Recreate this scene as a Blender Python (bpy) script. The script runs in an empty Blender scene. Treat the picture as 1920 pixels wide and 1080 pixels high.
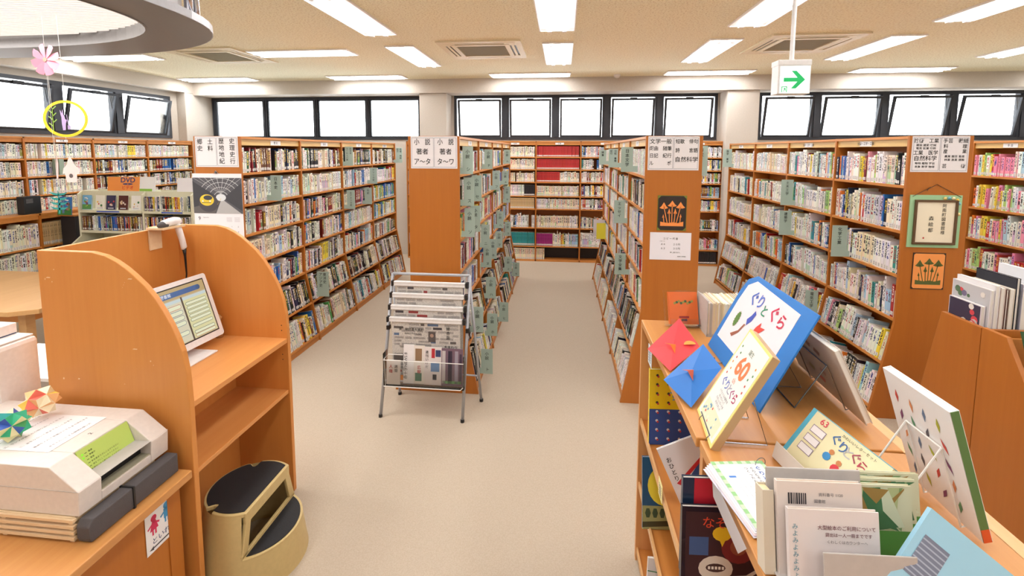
import bpy, math, random
from mathutils import Vector, Matrix
random.seed(7)
SC = bpy.context.scene
COL = SC.collection
PI = math.pi

# ------------------------------------------------------------------ camera, world, exposure
CAM_H = 1.98758
RIGHT = Vector((0.9942052, 0.1074598, 0.0028876))
FWD = Vector((-0.1067344, 0.9899785, -0.0924677))
UPV = Vector((-0.0127952, 0.0916237, 0.9957115))
F_PX, CX, CY = 874.67, 960.5, 363.63
cam = bpy.data.cameras.new('camera')
cam_o = bpy.data.objects.new('camera', cam)
COL.objects.link(cam_o)
cam.sensor_width = 36.0
cam.lens = F_PX / 1920 * 36
cam.shift_x = (960 - CX) / 1920
cam.shift_y = -(540 - CY) / 1920
cam.clip_start = 0.02
m = Matrix((RIGHT, UPV, -FWD)).transposed().to_4x4()
m.translation = Vector((0, 0, CAM_H))
cam_o.matrix_world = m
SC.camera = cam_o
SC.view_settings.view_transform = 'Standard'
SC.view_settings.look = 'None'
SC.view_settings.gamma = 1
SC.view_settings.use_curve_mapping = False
SC.view_settings.exposure = 0.0
LAMP_W = 16.3          # watts of each ceiling troffer
wd = bpy.data.worlds.new('world')
SC.world = wd
wd.use_nodes = True
bg = wd.node_tree.nodes['Background']
bg.inputs[0].default_value = (0.93, 0.97, 1.0, 1)
bg.inputs[1].default_value = 7.0


def px(p):                      # pixel a world point falls on (only used to rank which books show largest)
    q = Vector(p) - Vector((0, 0, CAM_H))
    d = q.dot(FWD)
    if d < 0.05:
        return None
    return (CX + F_PX * q.dot(RIGHT) / d, CY - F_PX * q.dot(UPV) / d)


# ------------------------------------------------------------------ materials
def lin(c):
    out = []
    for v in c[:3]:
        v = v / 255.0
        out.append(v / 12.92 if v <= 0.04045 else ((v + 0.055) / 1.055) ** 2.4)
    return tuple(out) + (1.0,)


MATS = {}


def newmat(name):
    mt = bpy.data.materials.new(name)
    mt.use_nodes = True
    nt = mt.node_tree
    b = nt.nodes['Principled BSDF']
    MATS[name] = mt
    return mt, nt, b


def plain(name, rgb, rough=0.5, metal=0.0, spec=0.5, bump=None, speckle=None, emit=None, alpha=None):
    mt, nt, b = newmat(name)
    b.inputs['Base Color'].default_value = lin(rgb)
    b.inputs['Roughness'].default_value = rough
    b.inputs['Metallic'].default_value = metal
    b.inputs['Specular IOR Level'].default_value = spec
    tc = nt.nodes.new('ShaderNodeTexCoord')
    n = nt.nodes.new('ShaderNodeTexNoise')
    n.inputs['Scale'].default_value = (speckle[0] if speckle else 60)
    n.inputs['Detail'].default_value = 3
    nt.links.new(tc.outputs['Object'], n.inputs['Vector'])
    r = nt.nodes.new('ShaderNodeValToRGB')
    dk = speckle[1] if speckle else tuple(v * 0.97 for v in rgb)
    lo, hi = (speckle[2], speckle[3]) if speckle else (0.3, 0.7)
    r.color_ramp.elements[0].position = lo
    r.color_ramp.elements[1].position = hi
    r.color_ramp.elements[0].color = lin(dk)
    r.color_ramp.elements[1].color = lin(rgb)
    nt.links.new(n.outputs['Fac'], r.inputs['Fac'])
    nt.links.new(r.outputs['Color'], b.inputs['Base Color'])
    if bump:
        n2 = nt.nodes.new('ShaderNodeTexNoise')
        n2.inputs['Scale'].default_value = bump[0]
        n2.inputs['Detail'].default_value = 4
        nt.links.new(tc.outputs['Object'], n2.inputs['Vector'])
        bn = nt.nodes.new('ShaderNodeBump')
        bn.inputs['Strength'].default_value = bump[1]
        bn.inputs['Distance'].default_value = 0.004
        nt.links.new(n2.outputs['Fac'], bn.inputs['Height'])
        nt.links.new(bn.outputs['Normal'], b.inputs['Normal'])
    if emit:
        b.inputs['Emission Color'].default_value = lin(emit[0])
        b.inputs['Emission Strength'].default_value = emit[1]
    return mt


def wood(name, rgb, dark, axis, rough=0.42, grain=1.0):
    mt, nt, b = newmat(name)
    tc = nt.nodes.new('ShaderNodeTexCoord')
    mp = nt.nodes.new('ShaderNodeMapping')
    s = [38, 38, 38]
    s[axis] = 1.4
    mp.inputs['Scale'].default_value = s
    nt.links.new(tc.outputs['Object'], mp.inputs['Vector'])
    n = nt.nodes.new('ShaderNodeTexNoise')
    n.inputs['Scale'].default_value = 1.0
    n.inputs['Detail'].default_value = 5
    n.inputs['Roughness'].default_value = 0.65
    nt.links.new(mp.outputs['Vector'], n.inputs['Vector'])
    mp2 = nt.nodes.new('ShaderNodeMapping')
    s2 = [7, 7, 7]
    s2[axis] = 0.5
    mp2.inputs['Scale'].default_value = s2
    nt.links.new(tc.outputs['Object'], mp2.inputs['Vector'])
    n2 = nt.nodes.new('ShaderNodeTexNoise')
    n2.inputs['Scale'].default_value = 1.0
    n2.inputs['Detail'].default_value = 2
    nt.links.new(mp2.outputs['Vector'], n2.inputs['Vector'])
    mx = nt.nodes.new('ShaderNodeMath')
    mx.operation = 'ADD'
    mu = nt.nodes.new('ShaderNodeMath')
    mu.operation = 'MULTIPLY'
    mu.inputs[1].default_value = 0.5
    nt.links.new(n.outputs['Fac'], mx.inputs[0])
    nt.links.new(n2.outputs['Fac'], mx.inputs[1])
    nt.links.new(mx.outputs[0], mu.inputs[0])
    r = nt.nodes.new('ShaderNodeValToRGB')
    r.color_ramp.elements[0].position = 0.34
    r.color_ramp.elements[1].position = 0.62
    r.color_ramp.elements[0].color = lin(dark)
    r.color_ramp.elements[1].color = lin(rgb)
    nt.links.new(mu.outputs[0], r.inputs['Fac'])
    nt.links.new(r.outputs['Color'], b.inputs['Base Color'])
    b.inputs['Roughness'].default_value = rough
    return mt


BEECH = (185, 111, 39)
BEECH_D = (176, 102, 34)
wood('beech_z', BEECH, BEECH_D, 2)
wood('beech_y', (206, 136, 66), (194, 124, 56), 1)
wood('beech_x', (206, 136, 66), (194, 124, 56), 0)
wood('carrel_wood', (218, 146, 74), (211, 137, 66), 2)
wood('carrel_shelf', (222, 154, 88), (214, 143, 76), 1)
wood('light_rail', (222, 184, 116), (208, 166, 98), 1, 0.4)  # glancing window light on the header rails put into the pale yellow
wood('lit_rail_x', (222, 184, 116), (208, 166, 98), 0, 0.4)
wood('pale_wood', (208, 146, 80), (194, 130, 66), 1, 0.35)
wood('case_wood', (226, 166, 106), (214, 152, 92), 2, 0.4)
wood('pale_edge', (228, 180, 124), (214, 162, 104), 1, 0.35)
wood('counter_wood', (214, 156, 92), (198, 134, 74), 1, 0.3)
wood('table_wood', (200, 156, 104), (188, 142, 90), 1, 0.4)
wood('rack_slat', (236, 208, 168), (222, 190, 150), 0, 0.5)
plain('wall_paint', (200, 192, 181), 0.8, bump=(90, 0.15))
plain('ceiling_board', (246, 244, 218), 0.9, bump=(60, 0.5), speckle=(60, (218, 210, 180), 0.34, 0.5))
plain('floor_carpet', (194, 180, 161), 0.8, bump=(300, 0.2), speckle=(170, (185, 170, 150), 0.35, 0.65))
plain('black_alu', (52, 54, 60), 0.4, 0.3)
plain('black_plastic', (26, 27, 30), 0.45)
plain('shade_cabinet_black', (38, 34, 38), 0.5)  # dark cabinet body, and painted shade in the gap under bookcases
plain('steel_grey', (150, 148, 150), 0.33, 0.75)
plain('tube_grey', (178, 180, 186), 0.35, 0.25)
plain('white_plastic', (238, 236, 236), 0.35)
plain('cream_steel', (224, 222, 196), 0.4)
plain('ivory_machine', (226, 216, 208), 0.45, bump=(400, 0.12))
plain('charcoal_cloth', (86, 82, 84), 0.75, bump=(500, 0.3))
plain('stool_plastic', (206, 182, 126), 0.42)
plain('black_rubber', (28, 28, 32), 0.65, bump=(350, 0.4))
plain('tray_white', (250, 250, 250), 0.35)
plain('ac_plastic', (232, 222, 190), 0.5)
plain('grille_grey', (168, 162, 138), 0.6)
plain('drum_steel', (128, 124, 124), 0.35, 0.5)
plain('mirror_steel', (215, 215, 220), 0.12, 1.0)
plain('wire_white', (236, 234, 230), 0.3)
plain('wire_steel', (150, 152, 156), 0.25, 0.9)
plain('grey_file', (190, 184, 180), 0.5)
plain('sign_white', (240, 250, 248), 0.4, emit=((240, 252, 248), 0.9))
plain('sign_green', (20, 170, 90), 0.5, emit=((30, 200, 110), 0.4))
plain('tube_light', (255, 255, 255), 0.5, emit=((246, 246, 255), 6.0))
plain('drum_glow', (250, 248, 240), 0.6, emit=((255, 252, 246), 2.2))


def attr_mat(name, rough, spec=0.5):
    mt, nt, b = newmat(name)
    a = nt.nodes.new('ShaderNodeAttribute')
    a.attribute_name = 'col'
    nt.links.new(a.outputs['Color'], b.inputs['Base Color'])
    b.inputs['Roughness'].default_value = rough
    b.inputs['Specular IOR Level'].default_value = spec
    return mt


attr_mat('paint', 0.5)
attr_mat('gloss', 0.22)
attr_mat('ink', 0.6)
mt, nt, b = newmat('screen')
a = nt.nodes.new('ShaderNodeAttribute')
a.attribute_name = 'col'
nt.links.new(a.outputs['Color'], b.inputs['Emission Color'])
nt.links.new(a.outputs['Color'], b.inputs['Base Color'])
nt.links.remove(b.inputs['Base Color'].links[0])
b.inputs['Base Color'].default_value = (0.02, 0.02, 0.02, 1)
b.inputs['Emission Strength'].default_value = 0.85
b.inputs['Roughness'].default_value = 0.25

mt, nt, b = newmat('glass')
nt.nodes.remove(b)
tr = nt.nodes.new('ShaderNodeBsdfTransparent')
tr.inputs[0].default_value = (0.97, 0.98, 0.98, 1)
gl = nt.nodes.new('ShaderNodeBsdfGlossy')
gl.inputs['Roughness'].default_value = 0.05
fr = nt.nodes.new('ShaderNodeFresnel')
fr.inputs[0].default_value = 1.35
mxs = nt.nodes.new('ShaderNodeMixShader')
nt.links.new(fr.outputs[0], mxs.inputs[0])
nt.links.new(tr.outputs[0], mxs.inputs[1])
nt.links.new(gl.outputs[0], mxs.inputs[2])
nt.links.new(mxs.outputs[0], nt.nodes['Material Output'].inputs[0])
MATS['acrylic'] = mt.copy()
MATS['acrylic'].name = 'acrylic'


def book_material():
    mt, nt, b = newmat('book')
    N, Lk = nt.nodes, nt.links

    def math_(op, a, b_=None, c=None):
        n = N.new('ShaderNodeMath')
        n.operation = op
        for i, v in enumerate((a, b_, c)):
            if v is None:
                continue
            if isinstance(v, (int, float)):
                n.inputs[i].default_value = v
            else:
                Lk.new(v, n.inputs[i])
        return n.outputs[0]
    ca = N.new('ShaderNodeAttribute'); ca.attribute_name = 'col'
    ia = N.new('ShaderNodeAttribute'); ia.attribute_name = 'ink'
    uv = N.new('ShaderNodeUVMap'); uv.uv_map = 'uv'
    sp = N.new('ShaderNodeSeparateXYZ')
    Lk.new(uv.outputs[0], sp.inputs[0])
    u, v = sp.outputs[0], sp.outputs[1]
    seed = ia.outputs['Alpha']
    cb = N.new('ShaderNodeCombineXYZ')
    Lk.new(math_('MULTIPLY', u, 2.4), cb.inputs[0])
    Lk.new(math_('MULTIPLY', v, 21.0), cb.inputs[1])
    Lk.new(math_('MULTIPLY', seed, 91.0), cb.inputs[2])
    nz = N.new('ShaderNodeTexNoise')
    nz.inputs['Scale'].default_value = 1.0
    nz.inputs['Detail'].default_value = 3
    Lk.new(cb.outputs[0], nz.inputs['Vector'])
    t = math_('GREATER_THAN', nz.outputs['Fac'], 0.49)
    band = math_('LESS_THAN', math_('ABSOLUTE', math_('SUBTRACT', u, 0.5)), 0.30)
    lowv = math_('ADD', 0.30, math_('MULTIPLY', seed, 0.22))
    r1 = math_('MULTIPLY', math_('GREATER_THAN', v, lowv), math_('LESS_THAN', v, 0.93))
    text = math_('MULTIPLY', math_('MULTIPLY', t, band), r1)
    # colour block on some spines
    sb = math_('GREATER_THAN', math_('FRACT', math_('MULTIPLY', seed, 7.31)), 0.62)
    blk = math_('MULTIPLY', sb, math_('LESS_THAN', v, math_('ADD', 0.18, math_('MULTIPLY', math_('FRACT', math_('MULTIPLY', seed, 13.7)), 0.5))))
    onsp = math_('GREATER_THAN', u, -0.5)
    blk = math_('MULTIPLY', math_('MULTIPLY', blk, onsp), math_('GREATER_THAN', math_('FRACT', math_('MULTIPLY', seed, 3.3)), 0.45))
    hs = N.new('ShaderNodeHueSaturation')
    Lk.new(math_('FRACT', math_('MULTIPLY', seed, 29.3)), hs.inputs['Hue'])
    hs.inputs['Color'].default_value = lin((196, 120, 96))
    m1 = N.new('ShaderNodeMix'); m1.data_type = 'RGBA'
    Lk.new(math_('MULTIPLY', blk, 0.55), m1.inputs['Factor'])
    Lk.new(ca.outputs['Color'], m1.inputs['A'])
    Lk.new(hs.outputs['Color'], m1.inputs['B'])
    m2 = N.new('ShaderNodeMix'); m2.data_type = 'RGBA'
    Lk.new(math_('MULTIPLY', text, onsp), m2.inputs['Factor'])
    Lk.new(m1.outputs['Result'], m2.inputs['A'])
    Lk.new(ia.outputs['Color'], m2.inputs['B'])
    # call-number sticker near the foot
    lab = math_('MULTIPLY', math_('GREATER_THAN', v, 0.05), math_('LESS_THAN', v, 0.17))
    lab = math_('MULTIPLY', lab, onsp)
    ln = math_('MULTIPLY', math_('LESS_THAN', math_('ABSOLUTE', math_('SUBTRACT', math_('FRACT', math_('MULTIPLY', v, 26.0)), 0.5)), 0.2),
               math_('LESS_THAN', math_('ABSOLUTE', math_('SUBTRACT', u, 0.5)), 0.28))
    lc = N.new('ShaderNodeMix'); lc.data_type = 'RGBA'
    Lk.new(ln, lc.inputs['Factor'])
    lc.inputs['A'].default_value = lin((238, 236, 232))
    lc.inputs['B'].default_value = lin((60, 62, 80))
    m3 = N.new('ShaderNodeMix'); m3.data_type = 'RGBA'
    Lk.new(lab, m3.inputs['Factor'])
    Lk.new(m2.outputs['Result'], m3.inputs['A'])
    Lk.new(lc.outputs['Result'], m3.inputs['B'])
    Lk.new(m3.outputs['Result'], b.inputs['Base Color'])
    b.inputs['Roughness'].default_value = 0.35


book_material()


# ------------------------------------------------------------------ mesh builder
class MB:
    def __init__(s):
        s.v, s.f, s.m, s.c, s.k, s.uv = [], [], [], [], [], []
        s.M = None
        s.mat, s.col = 'paint', (255, 255, 255)

    def add(s, vs, fs, mat=None, col=None, ink=(0, 0, 0, 0), uvs=None):
        o = len(s.v)
        if s.M is not None:
            vs = [s.M @ Vector(p) for p in vs]
        s.v.extend([tuple(p) for p in vs])
        mat = mat or s.mat
        cl = lin(col or s.col)
        for i, f in enumerate(fs):
            s.f.append(tuple(o + j for j in f))
            s.m.append(mat)
            s.c.append(cl)
            s.k.append(ink)
            s.uv.append(uvs[i] if uvs else None)
        return s

    def box(s, x0, x1, y0, y1, z0, z1, mat=None, col=None):
        vs = [(x0, y0, z0), (x1, y0, z0), (x1, y1, z0), (x0, y1, z0), (x0, y0, z1), (x1, y0, z1), (x1, y1, z1), (x0, y1, z1)]
        return s.add(vs, [(3, 2, 1, 0), (4, 5, 6, 7), (0, 1, 5, 4), (1, 2, 6, 5), (2, 3, 7, 6), (3, 0, 4, 7)], mat, col)

    def prism(s, poly, d0, d1, plane='xz', mat=None, col=None):
        # poly 2-D, extruded along the third axis from d0 to d1
        def P(a, b_, d):
            return {'xz': (a, d, b_), 'yz': (d, a, b_), 'xy': (a, b_, d)}[plane]
        n = len(poly)
        vs = [P(a, b_, d0) for a, b_ in poly] + [P(a, b_, d1) for a, b_ in poly]
        fs = [tuple(range(n)), tuple(range(2 * n - 1, n - 1, -1))]
        fs += [(i, i + n, (i + 1) % n + n, (i + 1) % n) for i in range(n)]
        return s.add(vs, fs, mat, col)

    def quad(s, a, b_, c, d, mat=None, col=None):
        return s.add([a, b_, c, d], [(0, 1, 2, 3)], mat, col)

    def rect(s, x0, x1, y0, y1, z=0.0006, col=None, mat=None):
        return s.add([(x0, y0, z), (x1, y0, z), (x1, y1, z), (x0, y1, z)], [(0, 1, 2, 3)], mat or 'ink', col)

    def poly(s, pts, z=0.0006, col=None, mat=None):
        return s.add([(a, b_, z) for a, b_ in pts], [tuple(range(len(pts)))], mat or 'ink', col)

    def disc(s, cx, cy, r, z=0.0006, col=None, mat=None, n=20, ry=None):
        ry = ry or r
        return s.poly([(cx + r * math.cos(2 * PI * i / n), cy + ry * math.sin(2 * PI * i / n)) for i in range(n)], z, col, mat)

    def ringflat(s, cx, cy, r0, r1, z0, z1, n=48, mat=None, col=None, a0=0.0, a1=2 * PI):
        # flat annulus with thickness
        full = abs(a1 - a0 - 2 * PI) < 1e-6
        k = n if full else n + 1
        vs = []
        for i in range(k):
            a = a0 + (a1 - a0) * i / n
            ca, sa = math.cos(a), math.sin(a)
            for r, z in ((r0, z0), (r1, z0), (r1, z1), (r0, z1)):
                vs.append((cx + r * ca, cy + r * sa, z))
        fs = []
        for i in range(n):
            j = (i + 1) % k
            for q in range(4):
                w = (q + 1) % 4
                fs.append((4 * i + q, 4 * i + w, 4 * j + w, 4 * j + q))
        return s.add(vs, fs, mat, col)

    def tube(s, pts, r, n=8, mat=None, col=None, closed=False):
        pts = [Vector(p) for p in pts]
        vs, fs = [], []
        K = len(pts)
        for i, p in enumerate(pts):
            a = pts[i - 1] if (i > 0 or closed) else p
            c = pts[(i + 1) % K] if (i < K - 1 or closed) else p
            t = (c - a).normalized()
            h = Vector((0, 0, 1)) if abs(t.z) < 0.9 else Vector((1, 0, 0))
            u = t.cross(h).normalized()
            w = t.cross(u)
            rr = r[i] if isinstance(r, (list, tuple)) else r
            for j in range(n):
                an = 2 * PI * j / n
                vs.append(p + u * (rr * math.cos(an)) + w * (rr * math.sin(an)))
        L = K if closed else K - 1
        for i in range(L):
            for j in range(n):
                a, b_ = i * n + j, i * n + (j + 1) % n
                k2 = (i + 1) % K
                fs.append((a, b_, k2 * n + (j + 1) % n, k2 * n + j))
        if not closed:
            fs.append(tuple(range(n - 1, -1, -1)))
            fs.append(tuple(range((K - 1) * n, K * n)))
        return s.add(vs, fs, mat, col)

    def mesh(s, me, M, mat='ink', col=(20, 20, 20)):
        return s.add([M @ v.co for v in me.vertices], [tuple(p.vertices) for p in me.polygons], mat, col)

    def build(s, name, parent=None, origin=None, smooth=False, bevel=None, label=None):
        keys = []
        for k in s.m:
            if k not in keys:
                keys.append(k)
        me = bpy.data.meshes.new(name)
        if origin is None:
            if parent is not None:
                origin = parent.matrix_world.translation if parent.parent is None else parent.matrix_world.translation
                origin = ORI[parent.name]
            else:
                xs = [p[0] for p in s.v]; ys = [p[1] for p in s.v]; zs = [p[2] for p in s.v]
                origin = Vector(((min(xs) + max(xs)) / 2, (min(ys) + max(ys)) / 2, min(zs)))
        origin = Vector(origin)
        me.from_pydata([(p[0] - origin[0], p[1] - origin[1], p[2] - origin[2]) for p in s.v], [], s.f)
        for k in keys:
            me.materials.append(MATS[k])
        if len(keys) > 1:
            me.polygons.foreach_set('material_index', [keys.index(k) for k in s.m])
        at = me.attributes.new('col', 'FLOAT_COLOR', 'FACE')
        at.data.foreach_set('color', [x for c in s.c for x in c])
        if 'book' in keys:
            at = me.attributes.new('ink', 'FLOAT_COLOR', 'FACE')
            at.data.foreach_set('color', [x for c in s.k for x in c])
            uvl = me.uv_layers.new(name='uv')
            buf = []
            for f, u in zip(s.f, s.uv):
                if u is None:
                    buf.extend([-1.0, -1.0] * len(f))
                else:
                    for q in u:
                        buf.extend(q)
            uvl.data.foreach_set('uv', buf)
        if smooth:
            me.polygons.foreach_set('use_smooth', [True] * len(s.f))
        o = bpy.data.objects.new(name, me)
        COL.objects.link(o)
        if parent is None:
            o.location = origin
        else:
            o.parent = parent
            o.location = origin - ORI[parent.name]
        ORI[o.name] = origin
        if bevel:
            md = o.modifiers.new('bevel', 'BEVEL')
            md.width = bevel
            md.segments = 2
            md.limit_method = 'ANGLE'
        if smooth == 'auto':
            pass
        if label:
            o['label'] = label
        return o


ORI = {}


def thing(name, loc, label, cat, group=None):
    o = bpy.data.objects.new(name, None)
    o.empty_display_size = 0.05
    COL.objects.link(o)
    o.location = loc
    ORI[o.name] = Vector(loc)
    return tag(o, label, cat, group)


def tag(o, label, cat, group=None, kind=None):
    o['label'] = label
    o['category'] = cat
    if group:
        o['group'] = group
    if kind:
        o['kind'] = kind
    return o


def struct(o, label=None, cat=None):
    o['kind'] = 'structure'
    if label:
        o['label'] = label
    if cat:
        o['category'] = cat
    return o


def frame(o, xd, yd):
    x = Vector(xd).normalized()
    y = Vector(yd)
    y = (y - x * y.dot(x)).normalized()
    z = x.cross(y)
    M = Matrix((x, y, z)).transposed().to_4x4()
    M.translation = Vector(o)
    return M


TXT = {}


def tmesh(s, bold=0.0):
    key = (s, bold)
    if key not in TXT:
        cu = bpy.data.curves.new('t', 'FONT')
        cu.body = s
        cu.size = 1.0
        cu.align_x = 'CENTER'
        cu.align_y = 'CENTER'
        cu.resolution_u = 3
        cu.offset = bold
        ob = bpy.data.objects.new('t', cu)
        COL.objects.link(ob)
        dg = bpy.context.evaluated_depsgraph_get()
        me = bpy.data.meshes.new_from_object(ob.evaluated_get(dg))
        bpy.data.objects.remove(ob)
        TXT[key] = me
    return TXT[key]


def put(mb, F, s, x, y, size, col=(20, 20, 20), bold=0.006, z=0.0012, rot=0.0, sx=1.0, mat='ink'):
    M = F @ Matrix.Translation((x, y, z)) @ Matrix.Rotation(rot, 4, 'Z') @ Matrix.Diagonal((size * sx, size, size, 1))
    old = mb.M
    mb.M = None
    mb.mesh(tmesh(s, bold), M, mat, col)
    mb.M = old


def vput(mb, F, s, x, y, size, pitch=None, **k):         # upright characters written downwards
    pitch = pitch or size * 1.12
    for i, ch in enumerate(s):
        if ch.strip():
            put(mb, F, ch, x, y - i * pitch, size, **k)


# ------------------------------------------------------------------ room shell
XL, XR, YB, YF, ZC = -7.0, 9.0, 8.55, -3.2, 3.23
struct(MB().box(-7.3, 9.2, YF - 0.2, 8.8, -0.12, 0, 'floor_carpet').build('floor'), 'beige speckled carpet floor', 'floor')
struct(MB().box(-7.3, 9.2, YF - 0.2, 8.8, ZC, ZC + 0.12, 'ceiling_board').build('ceiling'), 'tan speckled acoustic ceiling', 'ceiling')
WZ0, WZ1 = 2.185, 2.985
w = MB()
w.mat = 'wall_paint'
w.box(-7.3, 9.2, YB, YB + 0.2, 0, WZ0)
w.box(-7.3, 9.2, YB, YB + 0.2, WZ1, ZC)
for a, b_ in ((-7.3, -6.81), (-2.62, -2.0), (2.66, 3.34), (8.6, 9.2)):
    w.box(a, b_, YB, YB + 0.2, WZ0, WZ1)
struct(w.build('wall_back'), 'off-white back wall under the windows', 'wall')
w = MB()
w.mat = 'wall_paint'
LW0, LW1 = 2.19, 2.93
LY0, LY1 = 1.0, 7.74
w.box(XL - 0.2, XL, YF, YB, 0, LW0)
w.box(XL - 0.2, XL, YF, YB, LW1, ZC)
w.box(XL - 0.2, XL, LY1, YB, LW0, LW1)
w.box(XL - 0.2, XL, YF, LY0, LW0, LW1)
struct(w.build('wall_left'), 'off-white left wall', 'wall')
struct(MB().box(XR, XR + 0.2, YF, YB, 0, ZC, 'wall_paint').build('wall_right'), 'off-white right wall', 'wall')
struct(MB().box(-7.2, 9.2, YF - 0.2, YF, 0, ZC, 'wall_paint').build('wall_front'), 'off-white wall behind the viewer', 'wall')
struct(MB().box(-6.83, XR, 8.1, YB, 2.99, ZC, 'wall_paint').build('trim_1'), 'off-white beam along the back wall', 'beam')
struct(MB().box(XL, -6.83, YF, YB, 3.02, ZC, 'wall_paint').build('trim_2'), 'off-white beam along the left wall', 'beam')
for i, (a, b_, d) in enumerate(((XL, -6.83, 7.9), (-2.54, -2.05, 8.15), (2.69, 3.2, 8.15))):
    struct(MB().box(a, b_, d, YB, 0, 2.99 if i else 3.02, 'wall_paint').build('trim_%d' % (i + 3), bevel=0.01), 'off-white square pillar', 'pillar')


# windows --------------------------------------------------------------
def bar(mb, M, x0, x1, z0, z1, y0=-0.04, y1=0.05):
    mb.M = M
    mb.box(x0, x1, y0, y1, z0, z1, 'black_alu')


def window(name, M, x0, x1, z0, z1, panes, tilt, label):
    """M maps local (x along wall, y outwards through wall, z up)"""
    root = bpy.data.objects.new(name, None)
    COL.objects.link(root)
    root.location = M @ Vector(((x0 + x1) / 2, 0, z0))
    ORI[root.name] = root.location.copy()
    struct(root, label, 'window')
    f = MB()
    fw = 0.05
    for a, b_, c, d in ((x0, x1, z0, z0 + fw), (x0, x1, z1 - fw, z1), (x0, x0 + fw, z0 + fw, z1 - fw), (x1 - fw, x1, z0 + fw, z1 - fw)):
        bar(f, M, a, b_, c, d)
    f.build('window_frame', root)
    prev = None
    for (a, b_) in panes:
        if prev is not None:
            g = MB()
            bar(g, M, prev, a, z0 + fw, z1 - fw, -0.045, 0.045)
            g.box(prev + 0.03, a - 0.03, -0.06, -0.04, z0 + fw, z1 - fw, 'black_alu')
            g.build('mullion', root)
        prev = b_
    for (a, b_) in panes:
        zz0, zz1 = z0 + fw, z1 - fw
        g = MB()
        if tilt:
            T = M @ Matrix.Translation(((a + b_) / 2, 0.0, zz0)) @ Matrix.Rotation(math.radians(tilt), 4, 'X')
            hw, h = (b_ - a) / 2 - 0.01, zz1 - zz0 - 0.02
        else:
            T = M @ Matrix.Translation(((a + b_) / 2, 0.0, zz0))
            hw, h = (b_ - a) / 2, zz1 - zz0
        t = 0.035 if tilt else 0.02
        g.M = T
        for q in ((-hw, hw, 0, t), (-hw, hw, h - t, h), (-hw, -hw + t, t, h - t), (hw - t, hw, t, h - t)):
            g.box(q[0], q[1], -0.018, 0.018, q[2], q[3], 'black_alu')
        if tilt:
            g.box(-0.06, 0.06, -0.04, -0.018, h - 0.035, h + 0.012, 'black_alu')
        sash = g.build('sash', root)
        p = MB()
        p.M = T
        p.box(-hw + t, hw - t, -0.003, 0.003, t, h - t, 'glass')
        p.build('pane', sash)
        if tilt:
            st = MB()
            st.M = M
            st.tube([(b_ - 0.015, 0.0, zz1 - 0.03), (b_ - 0.015, -0.05, zz0 + 0.25), (b_ - 0.015, 0.0, zz0 + 0.06)], 0.008, 6, 'black_alu')
            st.build('stay', root)
    return root


MBK = Matrix.Translation((0, YB + 0.02, 0))
window('window_1', MBK, -6.81, -2.62, WZ0, WZ1, [(-6.75, -5.76), (-5.68, -4.73), (-4.65, -3.70), (-3.62, -2.67)], False, 'fixed four-pane window band on the back wall at left')
window('window_2', MBK, -2.0, 2.66, WZ0, WZ1, [(-1.93, -1.12), (-0.98, -0.21), (-0.07, 0.69), (0.84, 1.60), (1.75, 2.58)], 7.0, 'black five-sash hopper window band in the middle of the back wall')
window('window_3', MBK, 3.34, 8.6, WZ0, WZ1, [(3.40, 4.20), (4.35, 5.26), (5.41, 6.32), (6.46, 7.37), (7.52, 8.5)], 11.0, 'black hopper window band on the back wall at right')
MLF = Matrix(((0, -1, 0), (1, 0, 0), (0, 0, 1))).to_4x4()
MLF.translation = Vector((XL - 0.02, 0, 0))
window('window_4', MLF, LY0, LY1, LW0, LW1, [(1.05, 1.85), (1.97, 2.77), (2.9, 3.72), (3.87, 4.68), (4.84, 5.74), (5.92, 6.66), (6.82, 7.66)], 13.0, 'black hopper window band high on the left wall')

# ------------------------------------------------------------------ ceiling fittings
LAMPS = []


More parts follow.
